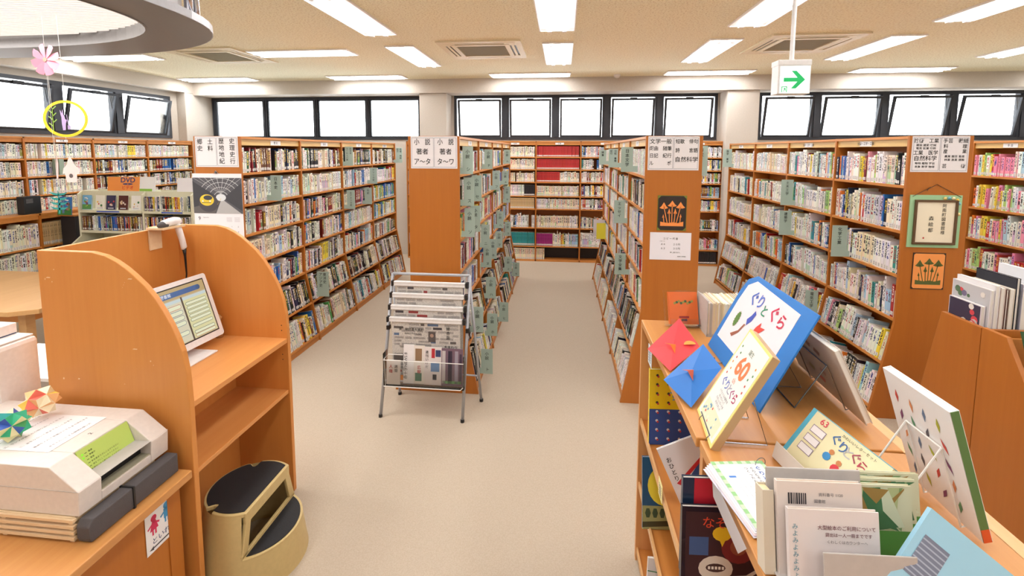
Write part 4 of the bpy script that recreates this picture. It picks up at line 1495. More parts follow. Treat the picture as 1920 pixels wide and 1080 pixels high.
# ------------------------------------------------------------------ carrel with search terminal
CN, CFAR, CF, CB = 1.704, 2.43, -1.536, -2.196
root = thing('study_carrel', (-1.87, 2.05, 0), 'orange-brown wooden carrel with curved sides holding the search terminal', 'desk')
prof = [(-2.196, 0.0), (CF, 0.0), (CF, 0.933)]
for q in ((-1.541, 1.063), (-1.556, 1.154), (-1.575, 1.21), (-1.599, 1.266), (-1.629, 1.32), (-1.664, 1.376), (-1.706, 1.427), (-1.753, 1.47), (-1.79, 1.50), (-1.833, 1.528), (-1.88, 1.55), (-1.94, 1.563)):
    prof.append(q)
prof.append((-2.196, 1.565))
MB().prism(prof, CN, CN + 0.026, 'xz', 'carrel_wood').build('side_panel', root, bevel=0.003)
MB().prism(prof, CFAR - 0.026, CFAR, 'xz', 'carrel_wood').build('side_panel', root, bevel=0.003)
MB().box(CB, CB + 0.024, CN + 0.026, CFAR - 0.026, 0.88, 1.563, 'carrel_wood').build('back_panel', root, bevel=0.002)
MB().box(-1.885, -1.865, CN + 0.026, CFAR - 0.026, 0.0, 0.90, 'carrel_wood').build('lower_back_panel', root)
MB().box(-2.17, CF - 0.004, CN + 0.026, CFAR - 0.026, 0.90, 0.926, 'carrel_shelf').build('desktop', root, bevel=0.002)
MB().box(-1.864, CF - 0.008, CN + 0.026, CFAR - 0.026, 0.60, 0.622, 'carrel_shelf').build('shelf', root, bevel=0.002)
sc = MB()
sc.M = frame((0, CN - 0.0006, 0), (1, 0, 0), (0, 0, 1))
for x, z, w_, h in ((-2.15, 1.450, 0.022, 0.005), (-2.165, 1.443, 0.004, 0.008), (-2.133, 1.432, 0.004, 0.006), (-2.12, 1.485, 0.006, 0.004), (-1.77, 1.456, 0.022, 0.005), (-1.80, 1.43, 0.003, 0.003), (-1.795, 1.44, 0.003, 0.003), (-1.806, 1.418, 0.002, 0.003), (-1.77, 1.156, 0.024, 0.0045), (-1.702, 1.107, 0.006, 0.006), (-1.69, 1.09, 0.003, 0.004), (-2.118, 1.009, 0.008, 0.009), (-2.045, 1.011, 0.010, 0.007), (-1.83, 1.0, 0.003, 0.003)):
    sc.poly([(x - w_ / 2, z - h * 0.4), (x + w_ * 0.35, z - h / 2), (x + w_ / 2, z + h * 0.3), (x - w_ * 0.2, z + h / 2)], 0, (238, 206, 170))
sc.build('scuff_marks', root, label='pale chips where tape was pulled off')
dh = MB()
for z in (1.0, 0.97, 0.83, 0.80):
    dh.tube([(-1.57, CFAR - 0.0262, z), (-1.57, CFAR - 0.0275, z)], 0.003, 8, 'black_plastic')
dh.build('peg_holes', root)

# search terminal
F = frame((-1.845, 2.10, 0.965), (0.0, 1.0, 0.0), (-0.10 * 3.4, 0, 1.0))
root = thing('monitor', (-1.88, 2.08, 0.926), 'white touch monitor showing the library search menu, inside the carrel', 'monitor')
F = frame((-1.875, 2.085, 0.972), (0.06, 1.0, 0.0), (-0.32, 0.0, 1.0))
W2, H2 = 0.245, 0.355
b_ = MB(); b_.M = F
pts = []
for cx_, cy_, a0 in ((W2 - 0.015, 0.015, -PI / 2), (W2 - 0.015, H2 - 0.015, 0), (-W2 + 0.015, H2 - 0.015, PI / 2), (-W2 + 0.015, 0.015, PI)):
    for q in range(5):
        a = a0 + q * PI / 8
        pts.append((cx_ + 0.015 * math.cos(a), cy_ + 0.015 * math.sin(a)))
b_.prism(pts, -0.022, 0, 'xy', 'white_plastic')
b_.build('housing', root)
s_ = MB(); s_.M = F
s_.box(-W2 + 0.024, W2 - 0.024, 0.034, H2 - 0.024, -0.001, 0.0008, 'black_plastic')
bez = s_.build('bezel', root)
s_ = MB(); s_.M = F @ Matrix.Translation((0, 0, 0.0012))
sw0, sw1, sh0, sh1 = -W2 + 0.03, W2 - 0.03, 0.04, H2 - 0.03
s_.rect(sw0, sw1, sh0, sh1, 0, (206, 184, 146), 'screen')
s_.rect(sw0, sw1, sh1 - 0.055, sh1, 0.0003, (196, 170, 120), 'screen')
s_.rect(sw0, sw1 - 0.04, sh1 - 0.045, sh1 - 0.018, 0.0006, (66, 104, 158), 'screen')
s_.disc(sw1 - 0.04, sh1 - 0.0315, 0.0135, 0.0006, (66, 92, 130), 'screen')
s_.rect(sw0 + 0.004, 0.055, sh0 + 0.004, sh1 - 0.06, 0.0005, (226, 218, 190), 'screen')
s_.rect(0.065, sw1 - 0.004, sh0 + 0.004, sh1 - 0.06, 0.0005, (228, 222, 170), 'screen')
s_.rect(0.055, 0.065, sh0, sh1 - 0.055, 0.0006, (90, 76, 66), 'screen')
s_.rect(sw0 + 0.004, 0.055, sh1 - 0.076, sh1 - 0.06, 0.0008, (206, 220, 220), 'screen')
s_.rect(0.065, sw1 - 0.004, sh1 - 0.076, sh1 - 0.06, 0.0008, (206, 220, 220), 'screen')


def pill(x0, x1, y, h, rim):
    for k_, (o, c) in enumerate(((0.002, rim), (0, (240, 240, 206)))):
        s_.rect(x0 - o + h / 2, x1 + o - h / 2, y - h / 2 - o, y + h / 2 + o, 0.001 + k_ * 0.0004, c, 'screen')
        s_.disc(x0 + h / 2, y, h / 2 + o, 0.001 + k_ * 0.0004, c, 'screen', 12)
        s_.disc(x1 - h / 2, y, h / 2 + o, 0.001 + k_ * 0.0004, c, 'screen', 12)


for y, c in ((0.226, (190, 90, 60)), (0.196, (70, 100, 130)), (0.168, (70, 100, 130)), (0.140, (70, 100, 130)), (0.088, (70, 100, 130))):
    pill(-0.19, 0.045, y, 0.019, c)
for y, c in ((0.226, (90, 110, 100)), (0.204, (90, 110, 100)), (0.182, (90, 110, 100)), (0.160, (90, 110, 100)), (0.138, (90, 110, 100)), (0.106, (90, 110, 100)), (0.072, (90, 110, 100)), (0.054, (190, 110, 60))):
    pill(0.075, sw1 - 0.014, y, 0.013, c)
s_.build('screen_image', bez)
m_ = MB()
Fs = F @ Matrix.Translation((0, 0, 0.0032))
put(m_, Fs, '阿南町立図書館', -0.06, sh1 - 0.031, 0.02, (240, 244, 250), mat='screen')
for t, y in (('かんたん検索', 0.226), ('詳細検索', 0.196), ('新着図書', 0.168), ('貸出ベスト', 0.140), ('テーマ別検索', 0.088)):
    put(m_, Fs, t, -0.06, y, 0.012, (70, 60, 60), bold=0, mat='screen')
m_.build('screen_text', bez)
m_ = MB()
m_.mat = 'white_plastic'
m_.box(-1.97, -1.80, 1.98, 2.20, 0.926, 0.934)
m_.build('foot', root, bevel=0.003)
m_ = MB()
m_.box(-1.99, -1.93, 2.04, 2.13, 0.93, 1.12, 'white_plastic')
m_.build('neck', root, bevel=0.004)

# barcode scanner on its bracket with cable
root = thing('bracket_shelf', (-2.16, 2.25, 1.46), 'small pale wooden bracket clamped on the carrel top holding the scanner', 'bracket')
MB().box(-2.17, -2.163, 2.21, 2.285, 1.455, 1.58, 'rack_slat').build('back_plate', root)
MB().box(-2.17, -2.07, 2.20, 2.345, 1.567, 1.577, 'rack_slat').build('top_plate', root)
root = thing('barcode_scanner', (-2.11, 2.28, 1.44), 'white handheld barcode scanner with grey nose perched on the carrel back', 'scanner')
hd = MB()
C0 = Vector((-2.10, 2.215, 1.592))
pts_ = [C0 + Vector((-0.0, 0.0, 0.0)), C0 + Vector((0, .015, .003)), C0 + Vector((0, .05, .006)), C0 + Vector((0, .09, .008)), C0 + Vector((0, .115, .005)), C0 + Vector((0, .13, .0))]
hd.tube(pts_, [0.012, 0.018, 0.021, 0.023, 0.020, 0.010], 16, 'white_plastic')
hd.build('head', root, smooth=True)
MB().tube([C0 + Vector((0, -0.012, -0.004)), C0 + Vector((0, 0.01, 0)), C0 + Vector((0, 0.035, -0.002))], [0.010, 0.0190, 0.0185], 14, 'charcoal_cloth').build('nose', root, smooth=True)
MB().tube([C0 + Vector((0, .10, 0.0)), C0 + Vector((0.012, .105, -.05)), C0 + Vector((0.02, .112, -.10)), C0 + Vector((0.022, .118, -.14)), C0 + Vector((0.02, .115, -.155))], [0.017, 0.016, 0.015, 0.015, 0.009], 14, 'white_plastic').build('handle', root, smooth=True)
cb = [C0 + Vector((0.022, .118, -.14)), C0 + Vector((0.024, .12, -.19)), C0 + Vector((0.0, .15, -.30)), C0 + Vector((-0.02, .15, -.45)), C0 + Vector((-0.02, .10, -.60)), Vector((-2.10, 2.2, 0.932)), Vector((-2.02, 2.12, 0.932))]
MB().tube(cb, [0.012, 0.006, 0.004, 0.004, 0.004, 0.004, 0.004], 8, 'black_plastic').build('cable', root, smooth=True)
# small wooden figure beside the monitor
tb = MB()
tb.tube([(-1.93, 2.375, 0.926), (-1.93, 2.375, 0.96), (-1.925, 2.37, 1.0), (-1.92, 2.365, 1.03)], [0.018, 0.022, 0.014, 0.010], 10, 'table_wood')
tb.tube([(-1.92, 2.365, 1.03), (-1.92, 2.365, 1.045), (-1.92, 2.365, 1.06)], [0.01, 0.018, 0.006], 10, 'table_wood')
tag(tb.build('figurine', smooth=True), 'little pale wooden figurine half hidden behind the monitor', 'figurine')

# step stool
root = thing('step_stool', (-1.46, 1.985, 0), 'beige two-step round stool with black rubber treads beside the carrel', 'stool')
SX, SY, RB, RT, SH, XF = -1.485, 1.975, 0.245, 0.19, 0.365, 0.09


def ang(r, xcut):
    return math.acos(max(-1, min(1, xcut / r)))


body = MB()
body.mat = 'stool_plastic'


def shell(r0, z0, r1, z1, a0, a1, n, notch=()):
    vs, fs = [], []
    for i in range(n + 1):
        a = a0 + (a1 - a0) * i / n
        vs.append((SX + r0 * math.cos(a), SY + r0 * math.sin(a), z0))
        vs.append((SX + r1 * math.cos(a), SY + r1 * math.sin(a), z1))
    for i in range(n):
        fs.append((2 * i, 2 * i + 2, 2 * i + 3, 2 * i + 1))
    body.add(vs, fs)


aT = ang(RT, XF)
aB = ang(RT + 0.03, XF)
# upper half drum: curved wall from the cut edge round the back
shell(RB, 0.0, RB - 0.004, 0.02, 0, 2 * PI, 56)
shell(RB - 0.004, 0.02, RB - 0.022, 0.17, 0, 2 * PI, 56)
shell(RB - 0.022, 0.17, RT, SH - 0.008, aB, 2 * PI - aB, 44)
body.build('body_shell', root, smooth=True)
# top plate (D shape) with two finger notches
tp = []
n = 60
for i in range(n + 1):
    a = aT + (2 * PI - 2 * aT) * i / n
    r = RT
    for c_ in (2.05, 4.25):
        dlt = abs(a - c_)
        if dlt < 0.13:
            r = RT - 0.036 * math.cos(dlt / 0.13 * PI / 2) ** 0.5
    tp.append((SX + r * math.cos(a), SY + r * math.sin(a)))
MB().prism(tp, SH - 0.02, SH, 'xy', 'stool_plastic').build('top_plate', root, bevel=0.004)
tp2 = [(SX + (x - SX) * 0.93 - 0.003, SY + (y - SY) * 0.93) for x, y in tp]
MB().prism(tp2, SH, SH + 0.003, 'xy', 'black_rubber').build('top_tread', root)
# flat front frame with the rectangular opening
fy = math.sqrt(RT ** 2 - XF ** 2)
fy2 = math.sqrt((RB - 0.022) ** 2 - XF ** 2)
ff = MB()
ff.mat = 'stool_plastic'
xo = SX + XF
ff.box(xo - 0.012, xo + 0.004, SY - fy, SY + fy, SH - 0.055, SH - 0.001)
for s in (-1, 1):
    q = [(s * fy, SH - 0.05), (s * (fy - 0.035), SH - 0.05), (s * (fy2 - 0.04), 0.175), (s * fy2, 0.175)]
    ff.prism([(SY + a, b_) for a, b_ in q], xo - 0.012, xo + 0.004, 'yz')
ff.box(xo - 0.012, xo + 0.004, SY - fy2, SY + fy2, 0.165, 0.185)
ff.build('front_frame', root, bevel=0.003)
# lower step
lp = []
aL = ang(RB - 0.022, XF)
for i in range(25):
    a = -aL + 2 * aL * i / 24
    lp.append((SX + (RB - 0.021) * math.cos(a), SY + (RB - 0.021) * math.sin(a)))
MB().prism(lp, 0.155, 0.172, 'xy', 'stool_plastic').build('lower_step', root, bevel=0.003)
lp2 = [(xo + 0.008 + (x - xo) * 0.86, SY + (y - SY) * 0.9) for x, y in lp]
MB().prism(lp2, 0.172, 0.1755, 'xy', 'black_rubber').build('lower_tread', root)

# ------------------------------------------------------------------ service counter at lower left
CZ = 0.66
root = thing('service_counter', (-2.1, 1.0, 0), 'wooden counter at the lower left carrying the grey machine', 'counter')
MB().box(-2.9, -1.518, 0.2, 1.675, CZ - 0.034, CZ, 'counter_wood').build('top', root, bevel=0.004)
MB().box(-2.85, -1.575, 0.25, 1.66, 0.0, CZ - 0.034, 'beech_z').build('body', root)
MB().box(-1.575, -1.57, 1.60, 1.662, 0.0, CZ - 0.034, 'beech_z').build('edge_strip', root)
# toilet sign on the counter front
root = thing('toilet_sign', (-1.572, 1.58, 0.42), 'white card with red girl and blue boy pointing to the toilet, on the counter front', 'sign')
F = frame((-1.573, 1.565, 0.505), (0, 1, 0), (0, 0, 1))
b_ = MB(); b_.M = F
b_.box(-0.065, 0.065, -0.085, 0.085, 0, 0.0015, 'paint', (238, 236, 236))
b_.build('card', root)
m_ = MB()
for cx_, col, skirt in ((-0.028, (206, 50, 90), True), (0.030, (70, 150, 200), False)):
    m_.M = F @ Matrix.Translation((cx_, 0.032 if not skirt else 0.022, 0.0016))
    m_.disc(0, 0.028, 0.013, 0.0004, col)
    if skirt:
        m_.poly([(-0.019, -0.02), (0.019, -0.02), (0.008, 0.018), (-0.008, 0.018)], 0.0004, col)
    else:
        m_.poly([(-0.013, -0.022), (0.013, -0.022), (0.013, 0.018), (-0.013, 0.018)], 0.0004, col)
    m_.poly([(-0.03, -0.002), (-0.026, -0.008), (0.0, 0.008), (0.0, 0.016)], 0.0005, col)
    m_.poly([(0.0, 0.008), (0.022, -0.006), (0.026, 0.0), (0.0, 0.016)], 0.0005, col)
    m_.rect(-0.010, -0.003, -0.04, -0.02, 0.0004, col)
    m_.rect(0.003, 0.010, -0.04, -0.02, 0.0004, col)
m_.M = None
put(m_, F, 'といれ', 0.0, -0.045, 0.028, (30, 60, 110), z=0.002)
m_.M = F
m_.poly([(-0.055, -0.069), (-0.035, -0.061), (-0.035, -0.066), (0.052, -0.066), (0.052, -0.072), (-0.035, -0.072), (-0.035, -0.077)][::-1], 0.002, (70, 70, 74))
m_.build('print', root)

# wooden slatted stand under the machine
root = thing('slatted_stand', (-1.9, 1.45, CZ), 'pale slatted wooden stand underneath the grey machine', 'stand')
for z in (0.672, 0.692, 0.712, 0.734):
    MB().box(-2.25, -1.622, 1.292, 1.306, z, z + 0.010, 'rack_slat').build('slat', root)
for x in (-2.2, -1.64, -1.9):
    MB().box(x - 0.008, x + 0.008, 1.30, 1.62, CZ, 0.745, 'rack_slat').build('post', root)
MB().box(-2.25, -1.63, 1.30, 1.62, 0.738, 0.746, 'rack_slat').build('top_board', root)
o = MB()
o.prism([(1.30, 0.664), (1.66, 0.664), (1.66, 0.742), (1.31, 0.742), (1.295, 0.72), (1.295, 0.68)], -1.615, -1.565, 'yz', 'charcoal_cloth')
r_ = thing('soft_case', (-1.59, 1.48, CZ), 'dark grey soft case with a strap lying before the slatted stand', 'case')
o.build('case_body', r_, bevel=0.004)
MB().box(-1.618, -1.561, 1.455, 1.462, 0.661, 0.7455, 'black_plastic').build('strap', r_)

# grey machine (book sensor unit)
root = thing('desktop_machine', (-1.9, 1.49, 0.746), 'ivory desktop machine with sloped front, green panel and dark slot', 'machine')
P0 = [(-2.35, 0.748), (-1.612, 0.748), (-1.606, 0.835), (-1.712, 0.918), (-2.35, 0.918)]
# near and far end blocks keep the full profile, the middle is cut back for the panel recess
yA0, yA1, yB0, yB1 = 1.305, 1.385, 1.585, 1.665
body = MB()
body.prism(P0, yA0, yA1, 'xz', 'ivory_machine')
body.prism(P0, yB0, yB1, 'xz', 'ivory_machine')
body.prism([(-2.35, 0.748), (-1.612, 0.748), (-1.610, 0.782), (-1.66, 0.782), (-1.68, 0.80), (-1.70, 0.84), (-1.712, 0.918), (-2.35, 0.918)], yA1, yB0, 'xz', 'ivory_machine')
body.build('housing', root, bevel=0.003)
MB().box(-2.352, -1.6085, 1.3035, 1.6665, 0.836, 0.8375, 'grey_file').build('seam', root)
F = frame((-1.691, 1.485, 0.868), (0, 1, 0), (-0.36, 0, 1))
g = MB(); g.M = F
g.box(-0.098, 0.098, -0.046, 0.05, 0.0, 0.004, 'paint', (190, 214, 106))
g.build('green_panel', root)
m_ = MB()
for k_ in range(6):
    y = 0.03 - k_ * 0.0125
    m_.M = F @ Matrix.Translation((0, 0, 0.0045))
    m_.rect(-0.075, -0.067, y - 0.001, y + 0.001, 0, (70, 90, 50))
    if k_ < 2:
        m_.disc(-0.083, y, 0.004, 0.0002, (150, 255, 60), n=8)
    m_.M = None
    put(m_, F, ['電源', '準備中', '異常', '本を奥までさしこんでください', '背を下にして入れてください', '終わったら取り出してください'][k_], (-0.055, -0.052, -0.056, -0.012, -0.014, -0.012)[k_], y, 0.0075, (50, 60, 40), bold=0.0, z=0.005)
m_.build('print', root)
g = MB()
g.box(-1.695, -1.655, yA1 + 0.001, yB0 - 0.001, 0.7825, 0.826, 'black_plastic')
g.build('slot', root)
g = MB()
g.box(-1.654, -1.616, yA1 + 0.001, yB0 - 0.001, 0.7822, 0.786, 'grille_grey')
g.build('slot_lip', root)
m_ = MB()
put(m_, frame((-1.76, 1.49, 0.9183), (0, 1, 0), (-1, 0, 0)), '2', 0, 0, 0.022, (90, 86, 86))
m_.build('emblem', root)
# instruction sheet
root = thing('instruction_sheet', (-1.95, 1.46, 0.9185), 'white printed instruction sheet lying on the ivory machine', 'paper')
F = frame((-1.955, 1.475, 0.9190), (1.0, 0.03, 0), (-0.03, 1, 0))
b_ = MB(); b_.M = F
b_.box(-0.17, 0.155, -0.105, 0.115, 0, 0.0008, 'paint', (246, 244, 246))
b_.build('sheet', root)
m_ = MB()
F2 = frame((-1.955, 1.475, 0.9202), (0.0, 1.0, 0), (-1, 0, 0))
for k_, t in enumerate(('本をきれいにする機械の使い方', '一、電源を入れて準備ができるまで待ちます', '二、本をひらいて奥までさしこみます', '三、ランプが消えたら取り出してください', '四、貸出の本だけにお使いください', '五、困ったときは係の人に声をかけてね')):
    put(m_, F2, t, -0.0, -0.13 + k_ * 0.05, 0.0108, (70, 50, 60), bold=0, z=0)
m_.build('print', root)


# folded paper balls
def kusudama(cx, cy, cz, r, cols, label, seed):
    rnd = random.Random(seed)
    bm = bmesh_ico()
    vs, fs = bm
    V = [Vector(v) for v in vs]
    root = thing('paper_ball', (cx, cy, cz - r), label, 'paper ball')
    m_ = MB()
    R = Matrix.Rotation(0.5 + seed, 3, 'X') @ Matrix.Rotation(0.3 * seed, 3, 'Z')
    for f in fs:
        a, b_, c = (R @ V[i] for i in f)
        tip = (a + b_ + c).normalized() * 1.0
        for p, q, col in ((a, b_, cols[0]), (b_, c, cols[1 + rnd.randrange(len(cols) - 1)]), (c, a, cols[1 + rnd.randrange(len(cols) - 1)])):
            mid = (p + q) / 2
            m_.add([Vector((cx, cy, cz)) + v * r for v in (p * 0.78, q * 0.78, tip)], [(0, 1, 2)], 'paint', col)
    m_.build('folded_units', root)


def bmesh_ico():
    t = (1 + 5 ** 0.5) / 2
    v = [(-1, t, 0), (1, t, 0), (-1, -t, 0), (1, -t, 0), (0, -1, t), (0, 1, t), (0, -1, -t), (0, 1, -t), (t, 0, -1), (t, 0, 1), (-t, 0, -1), (-t, 0, 1)]
    n = (1 + t * t) ** 0.5
    v = [tuple(c / n for c in p) for p in v]
    f = [(0, 11, 5), (0, 5, 1), (0, 1, 7), (0, 7, 10), (0, 10, 11), (1, 5, 9), (5, 11, 4), (11, 10, 2), (10, 7, 6), (7, 1, 8), (3, 9, 4), (3, 4, 2), (3, 2, 6), (3, 6, 8), (3, 8, 9), (4, 9, 5), (2, 4, 11), (6, 2, 10), (8, 6, 7), (9, 8, 1)]
    return v, f


kusudama(-2.01, 1.425, 0.975, 0.060, [(236, 226, 170), (52, 176, 130), (60, 150, 90), (40, 160, 160), (60, 100, 190)], 'green, teal and cream folded paper ball on the instruction sheet', 1)
kusudama(-2.06, 1.565, 0.985, 0.064, [(250, 236, 200), (252, 214, 96), (248, 190, 130), (246, 226, 190), (232, 110, 90)], 'yellow, orange and cream folded paper ball behind the green one', 2)

# white machine with vents, small box on it
root = thing('white_cabinet_machine', (-2.6, 1.72, CZ), 'tall white plastic machine with side vents at the left edge', 'machine')
MB().box(-2.95, -2.345, 1.62, 1.80, CZ, 1.155, 'white_plastic').build('housing', root, bevel=0.02)
MB().box(-2.93, -2.36, 1.63, 1.79, 1.156, 1.163, 'white_plastic').build('lid', root, bevel=0.003)
v = MB()
for k_ in range(12):
    v.box(-2.50, -2.43, 1.6185, 1.6198, 0.86 + k_ * 0.018, 0.866 + k_ * 0.018, 'grey_file')
v.build('vent_slots', root)
MB().tube([(-2.405, 1.62, 0.985), (-2.405, 1.612, 0.985)], 0.012, 14, 'white_plastic').build('knob', root, smooth=True)
MB().box(-2.415, -2.375, 1.6175, 1.6195, 0.945, 0.965, 'paint', (150, 190, 220)).build('label', root)
root = thing('paper_box', (-2.6, 1.72, 1.163), 'white box with grey print lying on the tall white machine', 'box')
MB().box(-2.85, -2.435, 1.65, 1.785, 1.168, 1.212, 'white_plastic').build('lid', root, bevel=0.002)
MB().box(-2.848, -2.437, 1.652, 1.783, 1.163, 1.168, 'paint', (60, 80, 120)).build('base', root)
m_ = MB()
F = frame((-2.51, 1.6493, 1.19), (1, 0, 0), (0, 0, 1))
m_.M = F
for k_ in range(5):
    m_.disc(-0.03 + k_ * 0.018, (k_ % 2) * 0.008 - 0.004, 0.009, 0.0003 * (k_ + 1), (186, 184, 184), n=9)
m_.build('print', root)

# ------------------------------------------------------------------ reading table and things behind the carrel
root = thing('reading_table', (-5.2, 3.7, 0), 'large pale wooden reading table with cut corners at the left edge', 'table')
tbp = [(-6.1, 3.14), (-4.36, 3.14), (-4.20, 3.24), (-4.20, 4.16), (-4.36, 4.26), (-6.1, 4.26)]
MB().prism(tbp, 0.66, 0.70, 'xy', 'table_wood').build('tabletop', root, bevel=0.004)
for x, y in ((-5.95, 3.28), (-4.4, 3.3), (-5.95, 4.1), (-4.4, 4.1)):
    MB().box(x - 0.035, x + 0.035, y - 0.035, y + 0.035, 0, 0.66, 'table_wood').build('leg', root)
MB().box(-5.9, -4.45, 3.29, 3.31, 0.56, 0.66, 'beech_x').box(-5.9, -4.45, 4.09, 4.11, 0.56, 0.66, 'beech_x').box(-4.41, -4.39, 3.33, 4.07, 0.56, 0.66, 'beech_y').build('apron', root)


def chair(x, y, rot, label):
    root = thing('wooden_chair', (x, y, 0), label, 'chair')
    root.rotation_euler = (0, 0, rot)
    P_ = Vector((x, y, 0))

    def q(mb, n, **k):
        return mb.build(n, root, **k)
    q(MB().prism([(x - .2, y - .2), (x + .2, y - .2), (x + .19, y + .2), (x - .19, y + .2)], 0.42, 0.445, 'xy', 'carrel_wood'), 'seat', bevel=0.006)
    for sx_, sy_ in ((-1, -1), (1, -1), (-1, 1), (1, 1)):
        q(MB().tube([(x + sx_ * .18, y + sy_ * .18, 0), (x + sx_ * .17, y + sy_ * .17, 0.42)], 0.016, 8, 'carrel_wood'), 'leg', smooth=True)
    bk = []
    for i in range(13):
        a = -1 + i / 6
        bk.append((x + a * .2, y + .2 - 0.05 * (a * a) * -1 - .05))
    mb = MB()
    vs, fs = [], []
    for i in range(13):
        a = -1 + i / 6
        yy = y + .21 - 0.04 * a * a
        for dy in (0, .015):
            for z in (0.64 + 0.02 * a * a, 0.84 - 0.05 * a * a):
                vs.append((x + a * .2, yy + dy, z))
    for i in range(12):
        o_ = 4 * i
        for e in ((0, 1, 5, 4), (3, 2, 6, 7), (1, 3, 7, 5), (2, 0, 4, 6)):
            fs.append(tuple(o_ + k_ for k_ in e))
    fs += [(0, 2, 3, 1), (48, 49, 51, 50)]
    mb.add(vs, fs, 'carrel_wood')
    q(mb, 'backrest', smooth=True)
    for sx_ in (-1, 1):
        q(MB().tube([(x + sx_ * .17, y + .17, 0.44), (x + sx_ * .185, y + .19, 0.68)], 0.013, 8, 'carrel_wood'), 'back_post', smooth=True)


chair(-5.0, 4.62, 0, 'orange wooden chair with curved back behind the reading table')
# things glimpsed between the counter and the table
o = MB().box(-3.6, -2.99, 2.35, 2.75, 0.0, 0.62, 'grey_file').box(-3.62, -2.97, 2.33, 2.77, 0.62, 0.64, 'white_plastic').build('printer_stand')
tag(o, 'low grey stand with a white top, glimpsed left of the carrel', 'stand')
root = thing('black_player', (-6.46, 5.05, 1.192), 'black book-shaped audio player box standing on the ledge of the left bookcase', 'box')
MB().box(-6.60, -6.50, 4.96, 5.15, 1.192, 1.41, 'black_plastic').build('body', root, bevel=0.004)
p_ = MB()
for k_ in range(4):
    p_.box(-6.4995, -6.498, 4.985, 5.06, 1.33 + k_ * 0.014, 1.336 + k_ * 0.014, 'steel_grey')
p_.build('speaker_slots', root)
root = thing('dark_cabinet', (-6.25, 5.42, 0), 'dark brown cabinet standing beside the cream video rack', 'cabinet')
MB().box(-6.43, -6.22, 5.30, 5.62, 0, 1.13, 'shade_cabinet_black').build('body', root, bevel=0.004)
MB().box(-6.435, -6.215, 5.295, 5.63, 1.13, 1.15, 'beech_y').build('top', root, bevel=0.003)


def art(mb, F, w_, h, seed, sky=(120, 180, 226), ground=(90, 150, 80)):
    rnd = random.Random(seed)
    mb.M = F
    mb.rect(-w_, w_, -h, h, 0.0004, sky)
    mb.rect(-w_, w_, -h, -h * 0.3, 0.0008, ground)
    for k_ in range(9):
        c = (rnd.randrange(60, 250), rnd.randrange(60, 230), rnd.randrange(40, 200))
        mb.disc(rnd.uniform(-.7, .7) * w_, rnd.uniform(-.6, .3) * h, rnd.uniform(.1, .28) * w_, 0.001 + 0.0001 * k_, c, n=9)
    for k_ in range(3):
        mb.disc(rnd.uniform(-.6, .6) * w_, rnd.uniform(.4, .8) * h, .2 * w_, 0.0009, (240, 244, 248), n=10, ry=.08 * h)
    mb.M = None


def flatbook(name, F, w_, h, th, col, label, cat='picture book', deco=None, edge=(236, 232, 224)):
    """book whose cover lies in F's xy plane (F at the centre of the cover, z outwards)"""
    root = thing(name, F @ Vector((0, -h / 2, -th)), label, cat)
    c = MB(); c.M = F
    c.box(-w_ / 2, w_ / 2, -h / 2, h / 2, -0.002, 0, 'gloss', col)
    c.box(-w_ / 2, w_ / 2, -h / 2, h / 2, -th, -th + 0.002, 'gloss', col)
    c.box(-w_ / 2, -w_ / 2 + 0.002, -h / 2, h / 2, -th + 0.002, -0.002, 'gloss', col)
    c.build('cover', root)
    p = MB(); p.M = F
    p.box(-w_ / 2 + 0.002, w_ / 2 - 0.003, -h / 2 + 0.003, h / 2 - 0.003, -th + 0.002, -0.002, 'paint', edge)
    p.build('pages', root)
    if deco:
        d = MB()
        deco(d, F, w_ / 2, h / 2)
        d.build('cover_art', root)
    return root


o = MB().box(-6.36, -6.33, 5.27, 5.29, 1.15, 1.36, 'gloss', (120, 160, 200)).build('magazine')
tag(o, 'thin magazine edge-on beside the blue travel magazine', 'magazine')
flatbook('magazine', frame((-6.33, 5.28, 1.265), (1, 0, 0), (0, .1, 1)), 0.2, 0.23, 0.008, (70, 130, 200), 'magazine with blue sky and a green tree standing left of the video rack', 'magazine', lambda m, F, w_, h: art(m, F, w_, h, 5, (60, 130, 210), (70, 140, 70)))

# cream steel video rack
VY = 5.20
root = thing('video_rack', (-5.3, VY, 0), 'cream steel rack of videos with an orange DVD sign on top', 'rack')
vx = (-6.04, -5.155, -4.50)
for x in vx:
    MB().prism([(VY, 0.0), (VY + 0.3, 0), (VY + 0.3, 1.40), (VY + 0.26, 1.47), (VY + 0.06, 1.47), (VY, 1.43), (VY, 0.90), (VY - 0.14, 0.80), (VY - 0.14, 0.0)], x - 0.012, x + 0.012, 'yz', 'cream_steel').build('side_panel', root, bevel=0.003)
MB().box(vx[0], vx[2], VY + 0.28, VY + 0.3, 0, 1.47, 'cream_steel').build('back_panel', root)
for i in range(2):
    a, c = vx[i] + 0.012, vx[i + 1] - 0.012
    for z in (1.23, 0.975):
        MB().box(a, c, VY - 0.01, VY + 0.28, z - 0.03, z, 'cream_steel').build('shelf', root)
    MB().box(a, c, VY - 0.13, VY + 0.28, 0.60, 0.62, 'cream_steel').build('shelf', root)
    MB().box(a, c, VY + 0.05, VY + 0.07, 1.40, 1.47, 'cream_steel').build('top_rail', root)
    MB().box(a + 0.25, c - (0.3 if i == 0 else 0.1), VY - 0.0125, VY - 0.0102, 1.208, 1.224, 'paint', (60, 90, 190)).build('label_strip', root)
row((vx[1] + 0.014, VY, 1.23), (1, 0, 0), (0, -1, 0), (0, 0, 1), 0.62, 0.2, 0.2, 'dvd', 0.175, 0.178, 0.014, 0.016, ctx='upper shelf, right bay, video rack', end='left', kind='dvd_case', group='videos on the cream rack', setback=0.01, deep=(0.13, 0.131))
